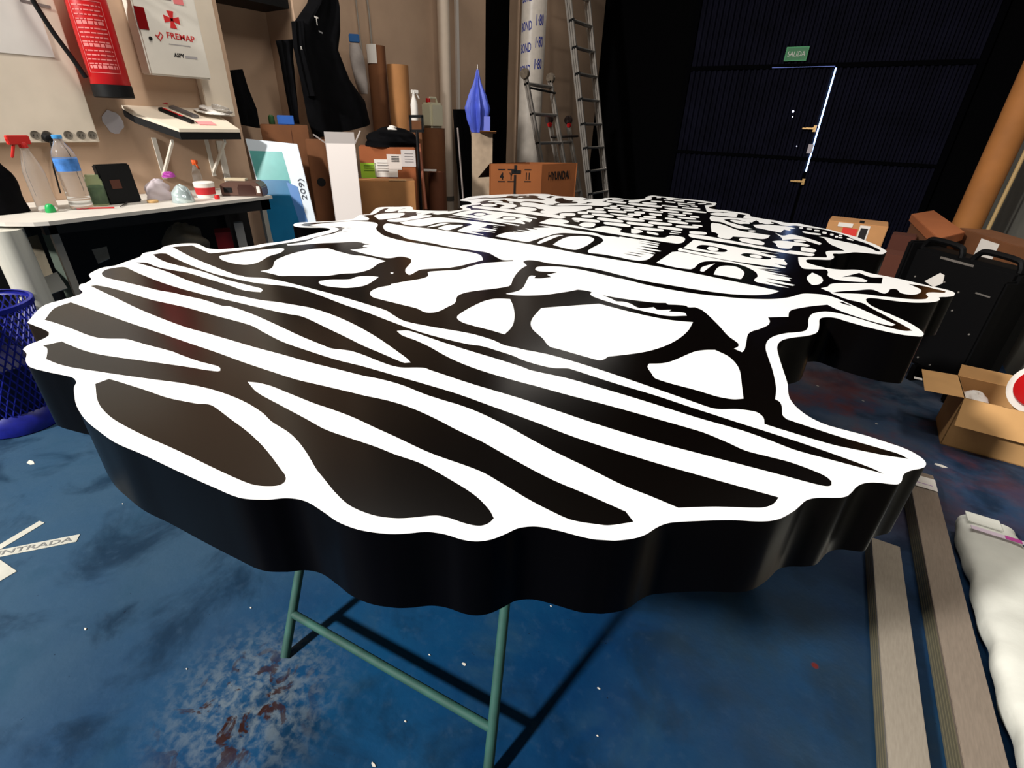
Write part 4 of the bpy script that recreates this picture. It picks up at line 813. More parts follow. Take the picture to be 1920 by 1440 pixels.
tpos = ax(591, 46, WL+.215)
text('logo_print', 'T', PAPER, jk, tpos, (0, 1, -.1), Z_, .05, .032, bold=.02)
MB().obox(ax(598, 60, WL+.2), (.001, 0, 0), (0, .03, -.008), (0, 0, .010)).build('logo_print', mat('grey_print2', (120, 118, 118), .7), jk)
text('logo_print', 'R', PAPER, jk, ax(564, 93, WL+.205), (0, 1, 0), Z_, .02, .014, bold=.02)
g = garment([(518, 76), (526, 110), (538, 180), (548, 232)], [(549, 74), (549, 110), (556, 180), (560, 232)], WL+.03, .035, 'black_apron', None, seed=8)
tag(g, 'black apron hanging flat on the recessed wall left of the jacket', 'apron')
g = garment([(428, 132), (432, 165), (440, 200), (446, 232)], [(452, 130), (462, 165), (478, 205), (484, 240)], WB+.2, .06, 'dark_bag', None, seed=5)
tag(g, 'dark bag hanging in the recess right of the white pilaster', 'bag')
g = MB().box(WB+.02, WL-.02, 2.12, 2.64, ax(480, 8, WL-.1).z, ax(480, 8, WL-.1).z+.06).build('wall_rail', BLACK); tag(g, 'dark shelf board spanning the recess at the top of the picture', 'shelf')

# cardboard behind the jacket
def pbox(name, label, args, m_, cat='box', bevel=.004, tape=None, **k):
    mb = MB(); A, e, n, top = facebox(mb, *args, **k); o = mb.build(name, m_, bevel=bevel); tag(o, label, cat); return o, A, e, n, top
o, A, e, n, top = pbox('cardboard_box', 'tall plain brown cardboard box behind the blue film board', (487, 577, 234, 4.3, .2), CARD2)
MB().obox(A+e*.62+n*.001+Z_*.02, e*.01, n*.001, (0, 0, top-.05)).build('seam', mat('box_seam', (80, 46, 26), .9), o)
o = MB().cbox(A+e*.55+Z_*(top+.03)-n*.1, e*.35, n*.1, (0, 0, .06)).build('blue_tray', mat('blue_tray', (40, 90, 170), .5), bevel=.004); tag(o, 'small blue tray on top of the tall brown cardboard box', 'tray')
o = MB().lathe(A+e*.25+Z_*top-n*.12, [(.02, 0), (.022, .01), (.02, .05), (.01, .06)], 14).build('green_pot', mat('green_pot', (50, 90, 50), .5), smooth=True); tag(o, 'small green pot beside the blue tray on the tall brown box', 'pot')
o, A, e, n, top = pbox('cardboard_box', 'brown cardboard box with a dark hand hole just left of the white upright box', (572, 615, 262, 4.12, .12), CARD2)
mb = MB(); disc(mb, A+e*.45+Z_*(top-.28)+n*.002, .03, 16, axis=n, h=.001); mb.build('hand_hole', BLACK, o)
# blue film board
TL, TR_, BR = hp(460, 260, 4.12), hp(557, 270, 4.0), hp(592, 415, 3.85)
dv = (BR-TR_); dv = dv*((TR_.z-.01)/-dv.z); dvn = dv.normalized()
bbn = thing('film_board', (TR_+dv), 'leaning white sheet covered by turquoise and blue film with handwritten marks', 'board')
ee = TR_-TL; nn = ee.cross(dv).normalized()
if nn.dot(EYE-TL) < 0: nn = -nn
BL_ = TL+dv*(TL.z-.01)/(TR_.z-.01)
MB().prism([TL, TR_, TR_+dv, BL_], nn*-.012).build('sheet', mat('pale_blue_sheet', (196, 206, 214), .4), bbn)
def bp(u, v): return TL.lerp(TR_, u)+(BL_.lerp(TR_+dv, u)-TL.lerp(TR_, u))*v
def bquad(l, m_, nm, off): MB().prism([bp(u, v)+nn*off for u, v in l], nn*.0008).build(nm, m_, bbn)
bquad([(.02, .06), (.66, .05), (.8, .98), (.02, .98)], mat('turquoise_film', (90, 160, 156), .25, var=.1), 'film', .0004)
bquad([(.02, .21), (.66, .2), (.86, .98), (.02, .98)], mat('blue_film', (26, 100, 140), .25, var=.2, scale=5), 'film', .0014)
bquad([(.6, .21), (.8, .23), (.93, .98), (.8, .98)], mat('light_blue_film', (76, 120, 176), .25), 'film', .0024)
ud = (bp(1, .1)-bp(.8, .1)).normalized()
text('handwriting', '209)', mat('pencil_grey', (60, 64, 74), .8), bbn, bp(.97, .30)+nn*.003, -dv.normalized()*1, -ud, .045, .14)
# white upright box
mb = MB(); wA = hp(609, 262, 3.88); wB = hp(665, 264, 3.88)
A = Vector((wA.x, wA.y, 0)); e = Vector((wB.x-wA.x, wB.y-wA.y, 0)); n = Vector((-e.y, e.x, 0)).normalized()
if n.dot(A-EYE) < 0: n = -n
top = (wA.z+wB.z)/2-.02
wb = thing('white_carton', A+e/2, 'tall narrow white carton standing open with its flaps out', 'box')
WC = mat('white_card', (238, 228, 222), .7)
t_ = .004; dpt = n*.16
MB().obox(A, e, n*t_, (0, 0, top)).obox(A+dpt, e, n*t_, (0, 0, top)).obox(A, e.normalized()*t_, dpt, (0, 0, top)).obox(A+e, e.normalized()*-t_, dpt, (0, 0, top)).obox(A, e, dpt, (0, 0, .004)).build('body', WC, wb)
GC = mat('grey_card', (176, 168, 164), .7)
eu = e.normalized()
MB().obox(A+Z_*top, e, n*t_, Vector((0, 0, .07))+n*-.0).build('flap', GC, wb)
MB().obox(A+Z_*top, dpt, -eu*.003, Vector((0, 0, .05))-eu*.07).build('flap', GC, wb)
MB().obox(A+e+Z_*top, dpt, eu*.003, Vector((0, 0, .08))+eu*.045).build('flap', GC, wb)
MB().obox(A+dpt+Z_*top, e, n*.003, Vector((0, 0, .04))+n*.04).build('flap', GC, wb)
# big labelled box
o, A, e, n, top = pbox('cardboard_box', 'big brown box with shipping papers and a lime sticker right of the white carton', (672, 778, 276, 4.45, .3), mat('red_brown_card', (150, 84, 46), .85, var=.12, scale=5, bump=.1))
def onf(u, v, off=.002): return A+e*u+Z_*v+n*off
tz_ = top
def fq(u0, u1, v0, v1, m_, nm, off=.002): MB().obox(onf(u0, v0, off), e*(u1-u0), n*.001, (0, 0, v1-v0)).build(nm, m_, o)
H1 = hp(700, 300, 4.3)
zz = lambda y: hp(720, y, 4.43).z
fq(.0, .27, zz(338), zz(306), mat('lime_label', (150, 190, 50), .6), 'lime_sticker')
for k_ in range(3): fq(.06, .24, zz(312)-k_*.018, zz(312)-k_*.018+.007, mat('lime_dark', (90, 130, 30), .6), 'sticker_print', .0035)
fq(.25, .66, zz(332), zz(299), PAPER, 'shipping_paper')
fq(.48, .74, zz(318), zz(289), mat('paper_two', (214, 204, 196), .8), 'shipping_paper', .0035)
fq(.74, 1.0, zz(312), zz(280), mat('paper_three', (204, 196, 192), .8), 'shipping_paper', .0035)
for k_ in range(4):
    fq(.56, .70, zz(294)-k_*.012, zz(294)-k_*.012+.005, INK, 'print', .005); fq(.80, .96, zz(288)-k_*.02, zz(288)-k_*.02+.004, mat('grey_ink2', (120, 115, 115), .7), 'print', .005); fq(.3, .5, zz(306)-k_*.02, zz(306)-k_*.02+.004, mat('grey_ink2', (120, 115, 115), .7), 'print', .005)
o2, A2, e2, n2, top2 = pbox('cardboard_box', 'lower plain light brown box in front of the big labelled box', (668, 778, 339, 4.2, .2), CARD)
MB().obox(A2+e2*.55+Z_*top2, e2*.3, n2*-.06, (0, 0, .004)).build('torn_flap', mat('torn_card', (190, 150, 105), .9), o2)
# black fabric heap on top of the big box
hc_ = A+e*.62+n*-.2; o = crumple('black_fleece', (hc_.x, hc_.y, top+.001), .17, .26, .14, BLACKCLOTH, 'black fleece heaped on top of the big labelled cardboard box', 'clothing', 17, .12)
pw = hp(735, 238, 4.4); o = crumple('white_glove', (pw.x, pw.y, pw.z-.02), .03, .04, .03, PAPER, 'small white rag lying on the black fleece heap', 'rag', 19, .2)
# cardboard tubes behind
def vtube(name, px, py, d, r, label, m_=CARD, z0=0.0, cat='tube', lean=(0, 0), grp=None):
    p = hp(px, py, d); t = thing(name, Vector((p.x-lean[0], p.y-lean[1], z0)), label, cat, grp)
    b = Vector((p.x-lean[0], p.y-lean[1], z0)); ax_ = (p-b)
    Lh = ax_.length
    MB().lathe(b, [(r, 0), (r, Lh), (r*.93, Lh), (r*.92, Lh-.05)], 28, ax_).build('tube', m_, t, smooth=True); return t, b, ax_
t, b, a_ = vtube('cardboard_tube', 704, 86, 5.3, .08, 'tallest cardboard tube with a white label, left of the jerrycan', CARD2)
pz_ = hp(703, 112, 5.15)
MB().grid(lambda u, v: (b.x+.0845*math.cos(-1.9+1.2*u), b.y+.0845*math.sin(-1.9+1.2*u), pz_.z-.02+.14*v), 10, 1).build('label', PAPER, t)
vtube('cardboard_tube', 745, 122, 5.12, .092, 'wide plain cardboard tube right of the tallest one', CARD)
# hanging white bag
p0_ = hp(664, 82, 5.15)
g = MB().grid(lambda u, v: (p0_.x+.045*math.cos(u*6.283)*(1+.2*math.sin(v*9)), p0_.y+.07*math.sin(u*6.283)*math.sin(.5+v*2.3)+.05*v, p0_.z-.36*v), 20, 14, closed_u=True).build('hanging_bag', mat('whitish_bag', (168, 158, 152), .6, var=.1, scale=20), smooth=True); tag(g, 'whitish plastic bag hanging on the wall right of the jacket', 'bag')
o = MB().cbox(hp(664, 72, 5.15), (.06, .06, 0), (-.02, .02, 0), (0, 0, .06)).build('blue_clip', mat('blue_clip', (30, 90, 150), .5), bevel=.006); tag(o, 'blue clip above the hanging whitish bag', 'clip')
pA = ax(683, -40, WB+.02); pB = ax(691, 90, WB+.02)
o = MB().tube([Vector((WB+.02, pA.y, pA.z)), Vector((WB+.02, pA.y+.02, (pA.z+pB.z)/2)), Vector((WB+.02, pA.y+.02, pB.z))], .008, 8).tube([Vector((WB+.02, pA.y-.12, pA.z)), Vector((WB+.02, pA.y-.1, pB.z-.1))], .006, 8).build('wall_cable', mat('grey_cable', (150, 142, 132), .6), smooth=True); tag(o, 'pair of grey cables running down the wall above the cardboard tubes', 'cable')
# brown drums, jerrycan, spray, saw
vtube('cardboard_tube', 812, 240, 5.55, .115, 'wide brown cardboard drum tube carrying the jerrycan', CARD2)
tz2 = hp(812, 240, 5.55)
jc = thing('jerrycan', Vector((tz2.x, tz2.y, tz2.z)), 'translucent pale jerrycan with a red cap standing on the drum tube', 'jerrycan')
MB().box(tz2.x-.07, tz2.x+.07, tz2.y-.09, tz2.y+.09, tz2.z+.001, tz2.z+.22).build('body', mat('pale_canister', (206, 200, 170), .35), jc, bevel=.02)
MB().tube([Vector((tz2.x, tz2.y-.05, tz2.z+.21)), Vector((tz2.x, tz2.y-.03, tz2.z+.26)), Vector((tz2.x, tz2.y+.05, tz2.z+.26)), Vector((tz2.x, tz2.y+.07, tz2.z+.21))], .011, 8).build('grip', mat('pale_canister', (206, 200, 170)), jc, smooth=True)
MB().lathe(Vector((tz2.x, tz2.y-.055, tz2.z+.22)), [(.022, 0), (.022, .03), (.02, .034)], 14).build('cap', RED, jc, smooth=True)
p = hp(778, 226, 4.91); spray(Vector((p.x, p.y, p.z)), .03, .24, 'white spray bottle standing left of the pale jerrycan', PAPER, PAPER, (.3, 1, 0))
o, A, e, n, top = pbox('cardboard_box', 'narrow brown carton under the white spray bottle', (764, 790, 226, 4.86, .1), CARD2)
p = hp(781, 232, 4.35); sw = thing('black_frame_handle', p, 'black open handle frame beside the fleece heap', 'handle')
d_ = (hp(795, 232, 4.35)-hp(768, 232, 4.35)); MB().cbox(p+Z_*.05, d_, n*.02, (0, 0, .02)).cbox(p-Z_*.05, d_, n*.02, (0, 0, .02)).cbox(p-d_*.42, d_*.16, n*.02, (0, 0, .11)).cbox(p+d_*.42, d_*.16, n*.02, (0, 0, .11)).build('loop', BLACK, sw)
MB().tube([p-Z_*.05, Vector((p.x, p.y, .002))], .012, 8).build('shaft', BLACK, sw, smooth=True)
a, b = hp(786, 270, 4.6), hp(798, 388, 4.4); dd_ = (b-a); b2 = a+dd_*((a.z-.01)/-dd_.z)
o = thing('broom_handle', b2, 'reddish wooden stick leaning beside the labelled boxes', 'stick')
MB().tube([a, a+(b2-a)*.42], .014, 10).build('wooden_grip', mat('reddish_wood', (140, 78, 52), .6), o, smooth=True); MB().tube([a+(b2-a)*.42, b2], .005, 8).build('rod', STEEL, o, smooth=True)
vtube('cardboard_tube', 818, 322, 5.3, .08, 'short dark cardboard tube in front of the drum tube', mat('dark_tube', (104, 58, 34), .8, var=.1))
o = MB().cbox(hp(800, 319, 5.18), (.14, .12, 0), (-.05, .06, 0), (0, 0, .012)).build('paper_strip', PAPER); tag(o, 'pale paper strip lying across the short dark tube', 'paper')

# white drain pipe and trunking
PIPE = mat('cream_pipe', (206, 188, 168), .5, var=.05)
pp_ = ax(836, 200, WB+.11)
o = thing('drain_pipe', (WB+.11, pp_.y, 0), 'thick cream vertical drain pipe clamped to the left wall', 'pipe')
MB().lathe((WB+.11, pp_.y, .002), [(.062, 0), (.062, CEIL-.01)], 24).build('pipe', PIPE, o, smooth=True)
MB().lathe((WB+.11, pp_.y, pp_.z-.95), [(.067, 0), (.067, .05)], 24).build('clamp', mat('dark_clamp', (90, 84, 76), .5), o, smooth=True)
q_ = ax(858, 100, WB+.02); o = MB().box(WB+.001, WB+.03, q_.y-.02, q_.y+.02, .4, CEIL-.02).build('cable_trunking', mat('white_trunking', (220, 210, 200), .5)); tag(o, 'thin white cable trunking right of the drain pipe', 'trunking')
o = garment([(852, 205), (856, 280), (862, 360), (866, 420)], [(868, 205), (886, 270), (893, 330), (898, 420)], WB+.22, .06, 'black_cover', None, seed=3); tag(o, 'black rolled cover leaning between the pipe and the blue umbrella', 'cover')
a, b = hp(858, 240, 4.6), hp(870, 390, 4.4); dd_ = b-a; b2 = a+dd_*((a.z-.01)/-dd_.z)
o = MB().tube([a, b2], .008, 8).build('metal_rod', mat('dull_rod', (110, 100, 96), .6, .3), smooth=True); tag(o, 'thin metal rod leaning beside the black cover', 'rod')
# blue umbrella (folded film) in a box
bz = hp(905, 250, 5.3)
o, A, e, n, top = pbox('cardboard_box', 'tall worn beige carton holding the folded blue umbrella', (884, 924, 250, 5.3, .25), mat('worn_beige_card', (178, 156, 132), .9, var=.2, scale=9))
MB().obox(A+e*.4+Z_*top+n*.0, e*.75, n*.12+Z_*.02, (0, 0, .004)).build('flap', CARD, o)
um = thing('blue_umbrella', A+e*.35+Z_*top, 'folded bright blue umbrella pointing up out of the beige carton', 'umbrella')
uc = A+e*.28-n*.1+Z_*(top+.005)
def uf(u, v):
    a = u*2*math.pi; prof = [.05, .085, .10, .07, .03, .008][min(5, int(v*5))]*(1-(v*5) % 1)+[.05, .085, .10, .07, .03, .008][min(5, int(v*5)+1)]*((v*5) % 1)
    r = prof*(1+.25*math.sin(a*8+v*2)); return (uc.x+r*math.cos(a), uc.y+r*math.sin(a), uc.z+.52*v)
MB().grid(uf, 64, 15, closed_u=True).build('canopy', mat('blue_nylon', (76, 94, 200), .5, var=.15, scale=10), um, smooth=True)
MB().tube([uc, uc+Z_*.56], .006, 8).build('shaft', STEEL, um, smooth=True)
o = MB().cbox(hp(913, 232, 5.2), e*.28, n*.02, (0, 0, .12)).build('blue_box', mat('pale_blue_box', (110, 120, 210), .6)); tag(o, 'small pale blue box behind the flap of the beige carton', 'box')

# wrapped roll with blue print
fr0 = ax(1000, 60, WB+.2)
ro = thing('wrapped_roll', (WB+.2, fr0.y, 0), 'tall whitish wrapped roll printed with blue lettering behind the folded ladder', 'roll')
MB().lathe((WB+.2, fr0.y, .002), [(.15, 0), (.15, 3.2)], 36).build('roll', mat('whitish_wrap', (196, 186, 174), .4, var=.08, scale=14), ro, smooth=True)
rv = Vector((fr0.x, fr0.y, 0)).normalized(); rr_ = Vector((rv.y, -rv.x, 0)); RC = Vector((WB+.2, fr0.y, 0))
def on_roll(word, s0_, z, hgt, wid):
    t_o = text('lettering', word, BLUEINK, ro, Vector((0, 0, 0)), (1, 0, 0), (0, 1, 0), hgt, wid, depth=0, bold=.02)
    for v in t_o.data.vertices:
        q = v.co+wloc(ro); a_ = (s0_+q.x)/.15
        p_ = RC+rr_*math.sin(a_)*.152-rv*math.cos(a_)*.152+Z_*(z+q.y+q.x*.12)
        v.co = p_-wloc(ro)
for yb in (-14, 46, 90, 134):
    zb_ = hp(985, yb, 6.6).z
    on_roll('BOND', -.17, zb_, .095, .15); on_roll('1·80', .03, zb_+.06, .11, .1)

# ladders
def plane_hit(px, py, P, N):
    r = ray(px, py); t = (P-EYE).dot(N)/r.dot(N); return EYE+r*t
def ladder(name, label, R1, R2, Y2, L1, L2, prof_n, rung_dz, ztop, zbot, sw_=.022, mstile=STEEL):
    """R1,R2: two pixels on the right stile; Y2 its distance along the wall; L1,L2: pixels on the left stile"""
    P1, P2 = ay(R1[0], R1[1], Y2), ay(R2[0], R2[1], Y2)
    d = (P1-P2).normalized(); N = d.cross(Y_).normalized()
    if d.z < 0: d = -d
    Lp = plane_hit(L1[0], L1[1], P1, N); Lq = plane_hit(L2[0], L2[1], P1, N); yl = (Lp.y+Lq.y)/2
    def pt(y, z): return Vector((P1.x+d.x*(z-P1.z)/d.z, y, z))
    yr = Y2
    t = thing(name, pt((yl+yr)/2, zbot), label, 'ladder')
    for y, s in ((yl, 1), (yr, -1)):
        for k_ in range(prof_n):
            off = N*(.0-.03*k_) if N.x < 0 else -N*(.0-.03*k_)
            a, b = pt(y+s*.0, zbot)-off, pt(y, ztop)-off
            MB().obox(a, (0, sw_*s, 0), N.normalized()*.024, b-a).build('stile', mstile, t)
    z = zbot+.22
    while z < ztop-.05:
        for k_ in range(min(prof_n, 2)):
            off = N*(.012-.03*k_) if N.x < 0 else -N*(.012-.03*k_)
            MB().tube([pt(yl, z)-off, pt(yr, z)-off], .014, 8).build('rung', mstile, t, smooth=True)
        z += rung_dz
    for y in (yl, yr):
        MB().cbox(pt(y, zbot+.02), (.05, 0, 0), (0, .05, 0), (0, 0, .04)).build('foot', BLACK, t)
    return t, pt, yl, yr, N, d
lt, pt, yl, yr, N_, d_ = ladder('extension_ladder', 'tall aluminium extension ladder leaning at the dark end of the left wall', (1140, 368), (1104, 0), 7.0, (1108, 330), (1062, 0), 3, .28, 3.9, .03)
for z_ in [i*.28+.25 for i in range(13)]:
    for k_ in range(3):
        q = pt(yl, z_)+Vector((.022, -.002, 0)) - (N_*(.0-.03*k_) if N_.x < 0 else -N_*(.0-.03*k_))
        MB().cbox(q+N_*.012, (.018, 0, 0), (0, .006, 0), (0, 0, .03)).build('rung_plug', BLACK, lt)
l2, pt2, yl2, yr2, N2, d2 = ladder('folding_ladder', 'half height folded aluminium ladder in front of the wrapped roll', (1058, 300), (1034, 160), 6.0, (1012, 300), (988, 155), 2, .3, ay(1030, 152, 6.0).z, .03, .03)
for y in (yl2, yr2):
    q = pt2(y, ay(1030, 152, 6.0).z); MB().lathe(q+Vector((0, -.03, .03)), [(.05, 0), (.055, .01), (.055, .04), (.05, .05)], 18, (0, 1, 0)).build('joint', mat('joint_grey', (110, 98, 84), .5, .3, var=.3, scale=30), l2, smooth=True)
q = pt2(yl2, ay(1010, 170, 5.9).z); MB().tube([q+Vector((.04, 0, 0)), Vector((q.x+.04, yr2, q.z-.02))], .012, 8).build('brace', BLACK, l2)
l3, pt3, yl3, yr3, N3, d3 = ladder('folding_ladder', 'lowest folded aluminium ladder with red joints between the other two', (1078, 300), (1066, 232), 6.5, (1044, 300), (1030, 235), 2, .3, ay(1060, 230, 6.5).z, .03, .03)
for y in (yl3, yr3):
    q = pt3(y, ay(1060, 230, 6.5).z); MB().lathe(q+Vector((0, -.03, .03)), [(.05, 0), (.055, .01), (.055, .04), (.05, .05)], 18, (0, 1, 0)).build('joint', mat('joint_dark', (52, 40, 36), .5), l3, smooth=True)
    MB().lathe(q+Vector((.03, -.045, -.03)), [(.028, 0), (.03, .02)], 12, (0, 1, 0)).build('red_knob', RED, l3, smooth=True)
q = pt3(yl3, ay(1050, 256, 6.4).z); MB().tube([q+Vector((.05, -.1, 0)), Vector((q.x+.05, yr3+.1, q.z+.01))], .014, 8).build('brace', mat('dark_brace', (40, 30, 28), .5), l3)

# open brown box with print
oz = hp(1000, 305, 5.0)
Ab = hp(918, 310, 4.75); Bb = hp(1016, 318, 4.9); Cb = hp(1082, 308, 5.3)
tz3 = (hp(918, 305, 4.75).z+hp(1016, 310, 4.9).z)/2
ob = thing('open_cardboard_box', Vector((Ab.x, Ab.y, 0)), 'open brown cardboard box with black print in front of the ladders', 'box')
A = Vector((Ab.x, Ab.y, 0)); B_ = Vector((Bb.x, Bb.y, 0)); C_ = Vector((Cb.x, Cb.y, 0)); Dd = A+(C_-B_)
OB = mat('orange_card', (158, 92, 48), .85, var=.08, scale=5)
up_ = Vector((0, 0, tz3))
mb = MB()
for a, b in ((A, B_), (B_, C_), (C_, Dd), (Dd, A)):
    n_ = (b-a).cross(Z_).normalized(); mb.obox(a, b-a, n_*-.005, up_)
mb.obox(A, B_-A, Dd-A, (0, 0, .005)); mb.build('body', OB, ob)
f1 = (B_-A).cross(Z_).normalized(); f2 = (C_-B_).cross(Z_).normalized()
if f1.dot(EYE-A) < 0: f1 = -f1
if f2.dot(EYE-B_) < 0: f2 = -f2
e1, e2_ = (B_-A), (C_-B_)
zt3 = tz3-.05
for k_, u in enumerate((.16, .34, .66)):
    MB().obox(A+e1*u+Z_*(zt3-.10)+f1*.002, e1*.13, f1*.001, (0, 0, .008)).obox(A+e1*u+Z_*(zt3-.0)+f1*.002, e1*.13, f1*.001, (0, 0, .008)).build('pictogram', INK, ob)
    text('pictogram', ('4', 'Y', '11')[k_], INK, ob, A+e1*(u+.03)+Z_*(zt3-.08)+f1*.003, e1, Z_, .06, .035, bold=.02)
mb = MB(); mb.obox(A+e1*.46+Z_*(zt3-.02)+f1*.0035, e1*.05, f1*.001, (0, 0, .06)).obox(A+e1*.41+Z_*(zt3-.03)+f1*.0035, e1*.18, f1*.001, (0, 0, .03)).obox(A+e1*.46+Z_*(zt3-.34)+f1*.0035, e1*.04, f1*.001, (0, 0, .3))
disc(mb, A+e1*.49+Z_*(zt3-.25)+f1*.003, .05, 20, axis=f1); mb.build('black_print', INK, ob)
text('lettering', 'HYUNDAI', INK, ob, B_+e2_*.18+Z_*(zt3-.09)+f2*.004, e2_, Z_, .075, e2_.length*.6, bold=.03)
MB().obox(A+Z_*(tz3), (Dd-A)*.9, Vector((-.10, -.04, -.12)), Vector((0.003, 0, .003))).build('flap', mat('dark_flap', (70, 44, 26), .9), ob)

# ------------------------------------------------------------------ right side pile
# cardboard roll leaning in the corner
rb = Vector((.60, 5.0, 0)); r_top = hp(1919, 150, 4.95)
pm = hp(1822, 402, 5.6); dz = (hp(1908, 215, 5.6)-pm); rb = pm-dz*(pm.z/dz.z); rt2 = pm+dz*((3.4-pm.z)/dz.z)
cr_ = thing('carpet_tube', rb, 'long brown cardboard tube standing against the right wall', 'tube')
MB().lathe(rb+Z_*.03, [(.1, 0), (.1, (rt2-rb).length)], 32, (rt2-rb)).build('tube', mat('tan_tube', (150, 96, 46), .75, var=.2, scale=3), cr_, smooth=True)
MB().tube([rb+Vector((.14, -.0, .03)), rt2+Vector((.14, 0, 0))], .014, 10).build('edge_strip', mat('pale_tan', (176, 148, 100), .6), cr_)
def zbox(name, label, p1, p2, depth, z0, z1, m_, cat='box', bevel=.004):
    """p1,p2 ground pixels (at height z0) of the front bottom edge"""
    a, b = az(p1[0], p1[1], z0), az(p2[0], p2[1], z0)
    e = b-a; n = Vector((-e.y, e.x, 0)).normalized()
    if n.dot(a-EYE) < 0: n = -n
    o = MB().obox(a, e, n*depth, (0, 0, z1-z0)).build(name, m_, bevel=bevel); tag(o, label, cat); return o, a, e, -n
# box with red label
mb = MB()
A = hp(1558, 420, 4.75); B_ = hp(1650, 432, 4.75)
zt1 = hp(1600, 418, 4.75).z
o, A, e, n, top = pbox('cardboard_box', 'tan cardboard box with a red and black label behind the right end of the sign', (1555, 1672, 410, 4.75, .30), mat('tan_card', (190, 138, 88), .85, var=.06), z0=.0, zt=zt1)
MB().obox(A+e*.28+Z_*(top-.19)+n*.002, e*.25, n*.001, (0, 0, .15)).build('red_label', mat('red_label2', (214, 50, 40), .6), o)
MB().obox(A+e*.55+Z_*(top-.20)+n*.002, e*.17, n*.001, (0, 0, .19)).build('label_border', PAPER, o)
MB().obox(A+e*.575+Z_*(top-.18)+n*.0035, e*.12, n*.001, (0, 0, .15)).build('black_label', INK, o)
MB().obox(A+e*.18+Z_*(top-.035)+n*.003, e*.25, n*.002, (0, 0, .03)).build('tape_flake', PAPER, o)
MB().obox(A+e*.52+Z_*(top+.001)-n*.18, e*.08, n*.14, (0, 0, .001)).build('print', INK, o)
for (a_, nm, lb, mm) in (((1655, 1700, 478, 4.2, .2), 'cardboard_box', 'dark brown box standing just right of the tan labelled box', mat('dim_card2', (84, 42, 26), .85)), ((1672, 1720, 442, 4.58, .16), 'cardboard_box', 'dim reddish brown box behind the black tool case stack', mat('dim_card', (74, 34, 20), .85)), ):
    pbox(nm, lb, a_, mm)
# flat brown box on top of the black cases
zf = hp(1780, 440, 4.05).z
c4 = [hp(1711, 402, 4.35), hp(1772, 396, 4.6), hp(1822, 440, 4.2), hp(1762, 452, 3.95)]
zf = .62
c4 = [az(1709, 401, .80), az(1751, 394, .80), az(1822, 438, .80), az(1760, 448, .80)]
e_a = c4[3]-c4[0]; e_b = c4[1]-c4[0]
o = MB().prism([Vector((c.x, c.y, .745)) for c in (c4[0], c4[1], c4[1]+e_a, c4[0]+e_a)], (0, 0, .055)).build('cardboard_box', mat('orange_brown_card', (160, 92, 50), .85, var=.06), bevel=.003); tag(o, 'flat orange brown cardboard box lying on top of the stacked cases at right', 'box')
fb_c = (c4[0]+c4[1]+e_a)/1
o = MB().prism([Vector((c.x, c.y, .0)) for c in (c4[0]+e_a*.06+e_b*.06, c4[1]+e_a*.06-e_b*.06, c4[1]+e_a*.94-e_b*.06, c4[0]+e_a*.94+e_b*.06)], (0, 0, .743)).build('cardboard_box', CARD2, bevel=.003); tag(o, 'dark brown box carrying the flat orange brown box', 'box')
# box at the wall
o, A, e, n, top = pbox('cardboard_box', 'brown box with a white label against the right wall behind the black case', (1802, 1905, 420, 4.75, .2), CARD2, dr=4.2, pyr=470)
MB().obox(A+e*.45+Z_*(top-.15)+n*.002, e*.3, n*.001, (0, 0, .13)).build('white_label', PAPER, o)

# black equipment cases
bcA = az(1712, 655, 0); bcB = az(1862, 668, 0)
cs = thing('equipment_case', (bcA+bcB)/2, 'tall black folding frame with curved handles and rivets by the right wall', 'equipment frame')
n_ = Vector((0, 1, 0)); A = hp(1700, 470, 3.95); B_ = hp(1905, 510, 3.55)
A0 = Vector((A.x+.02, A.y, 0)); e = Vector((B_.x-A.x, B_.y-A.y, 0)); nb_ = Vector((-e.y, e.x, 0)).normalized()
if nb_.dot(A0-EYE) < 0: nb_ = -nb_
hh = (A.z+B_.z)/2+.02
CASE = mat('black_case', (4, 4, 5), .6, spec=.2)
MB().obox(A0+Z_*.1, e, nb_*.16, (0, 0, hh-.1)).build('body', CASE, cs, bevel=.02)
eu = e.normalized()
for k_ in range(2):
    a = A0+e*(.06+.5*k_)+Z_*(hh-.01)+nb_*.03
    MB().tube(cr([a, a+Z_*.04+eu*.02, a+Z_*.06+eu*.06, a+Z_*.055+eu*(e.length*.34), a+Z_*.03+eu*(e.length*.39), a+eu*(e.length*.4)]), .016, 8).build('handle', CASE, cs, smooth=True)
MB().obox(A0+e*.0-nb_*.05, eu*.04, nb_*.26, (0, 0, hh+.03)).obox(A0+e-nb_*.05, eu*-.04, nb_*.26, (0, 0, hh-.05)).build('side_frame', CASE, cs, bevel=.01)
MB().prism([A0-nb_*.004+Z_*(hh-.18)+eu*.17, A0-nb_*.004+Z_*(hh-.195)+eu*.24, A0-nb_*.004+Z_*(hh-.16)+eu*.28, A0-nb_*.004+Z_*(hh-.115)+eu*.27, A0-nb_*.004+Z_*(hh-.11)+eu*.24, A0-nb_*.004+Z_*(hh-.15)+eu*.2], nb_*.002).build('white_sticker', PAPER, cs)
rr = random.Random(11)
for k_ in range(16):
    q = A0+eu*rr.uniform(.05, e.length-.05)+Z_*rr.uniform(.12, hh-.06)-nb_*.001
    MB().lathe(q, [(.006, 0), (.005, .003), (.002, .004)], 10, -nb_).build('rivet', STEEL, cs)
MB().obox(A0+eu*.2+Z_*(hh-.035)-nb_*.002, eu*.2, nb_*.003, (0, 0, .012)).build('chrome_bar', STEEL, cs)
MB().obox(A0+eu*(e.length-.16)+Z_*(hh-.16)-nb_*.002, eu*.08, nb_*.003, (0, 0, .008)).build('chrome_bar', STEEL, cs)
for u in (.03, .5, .94): MB().obox(A0+e*u, eu*.03, nb_*.14, (0, 0, .1)).build('foot', CASE, cs)
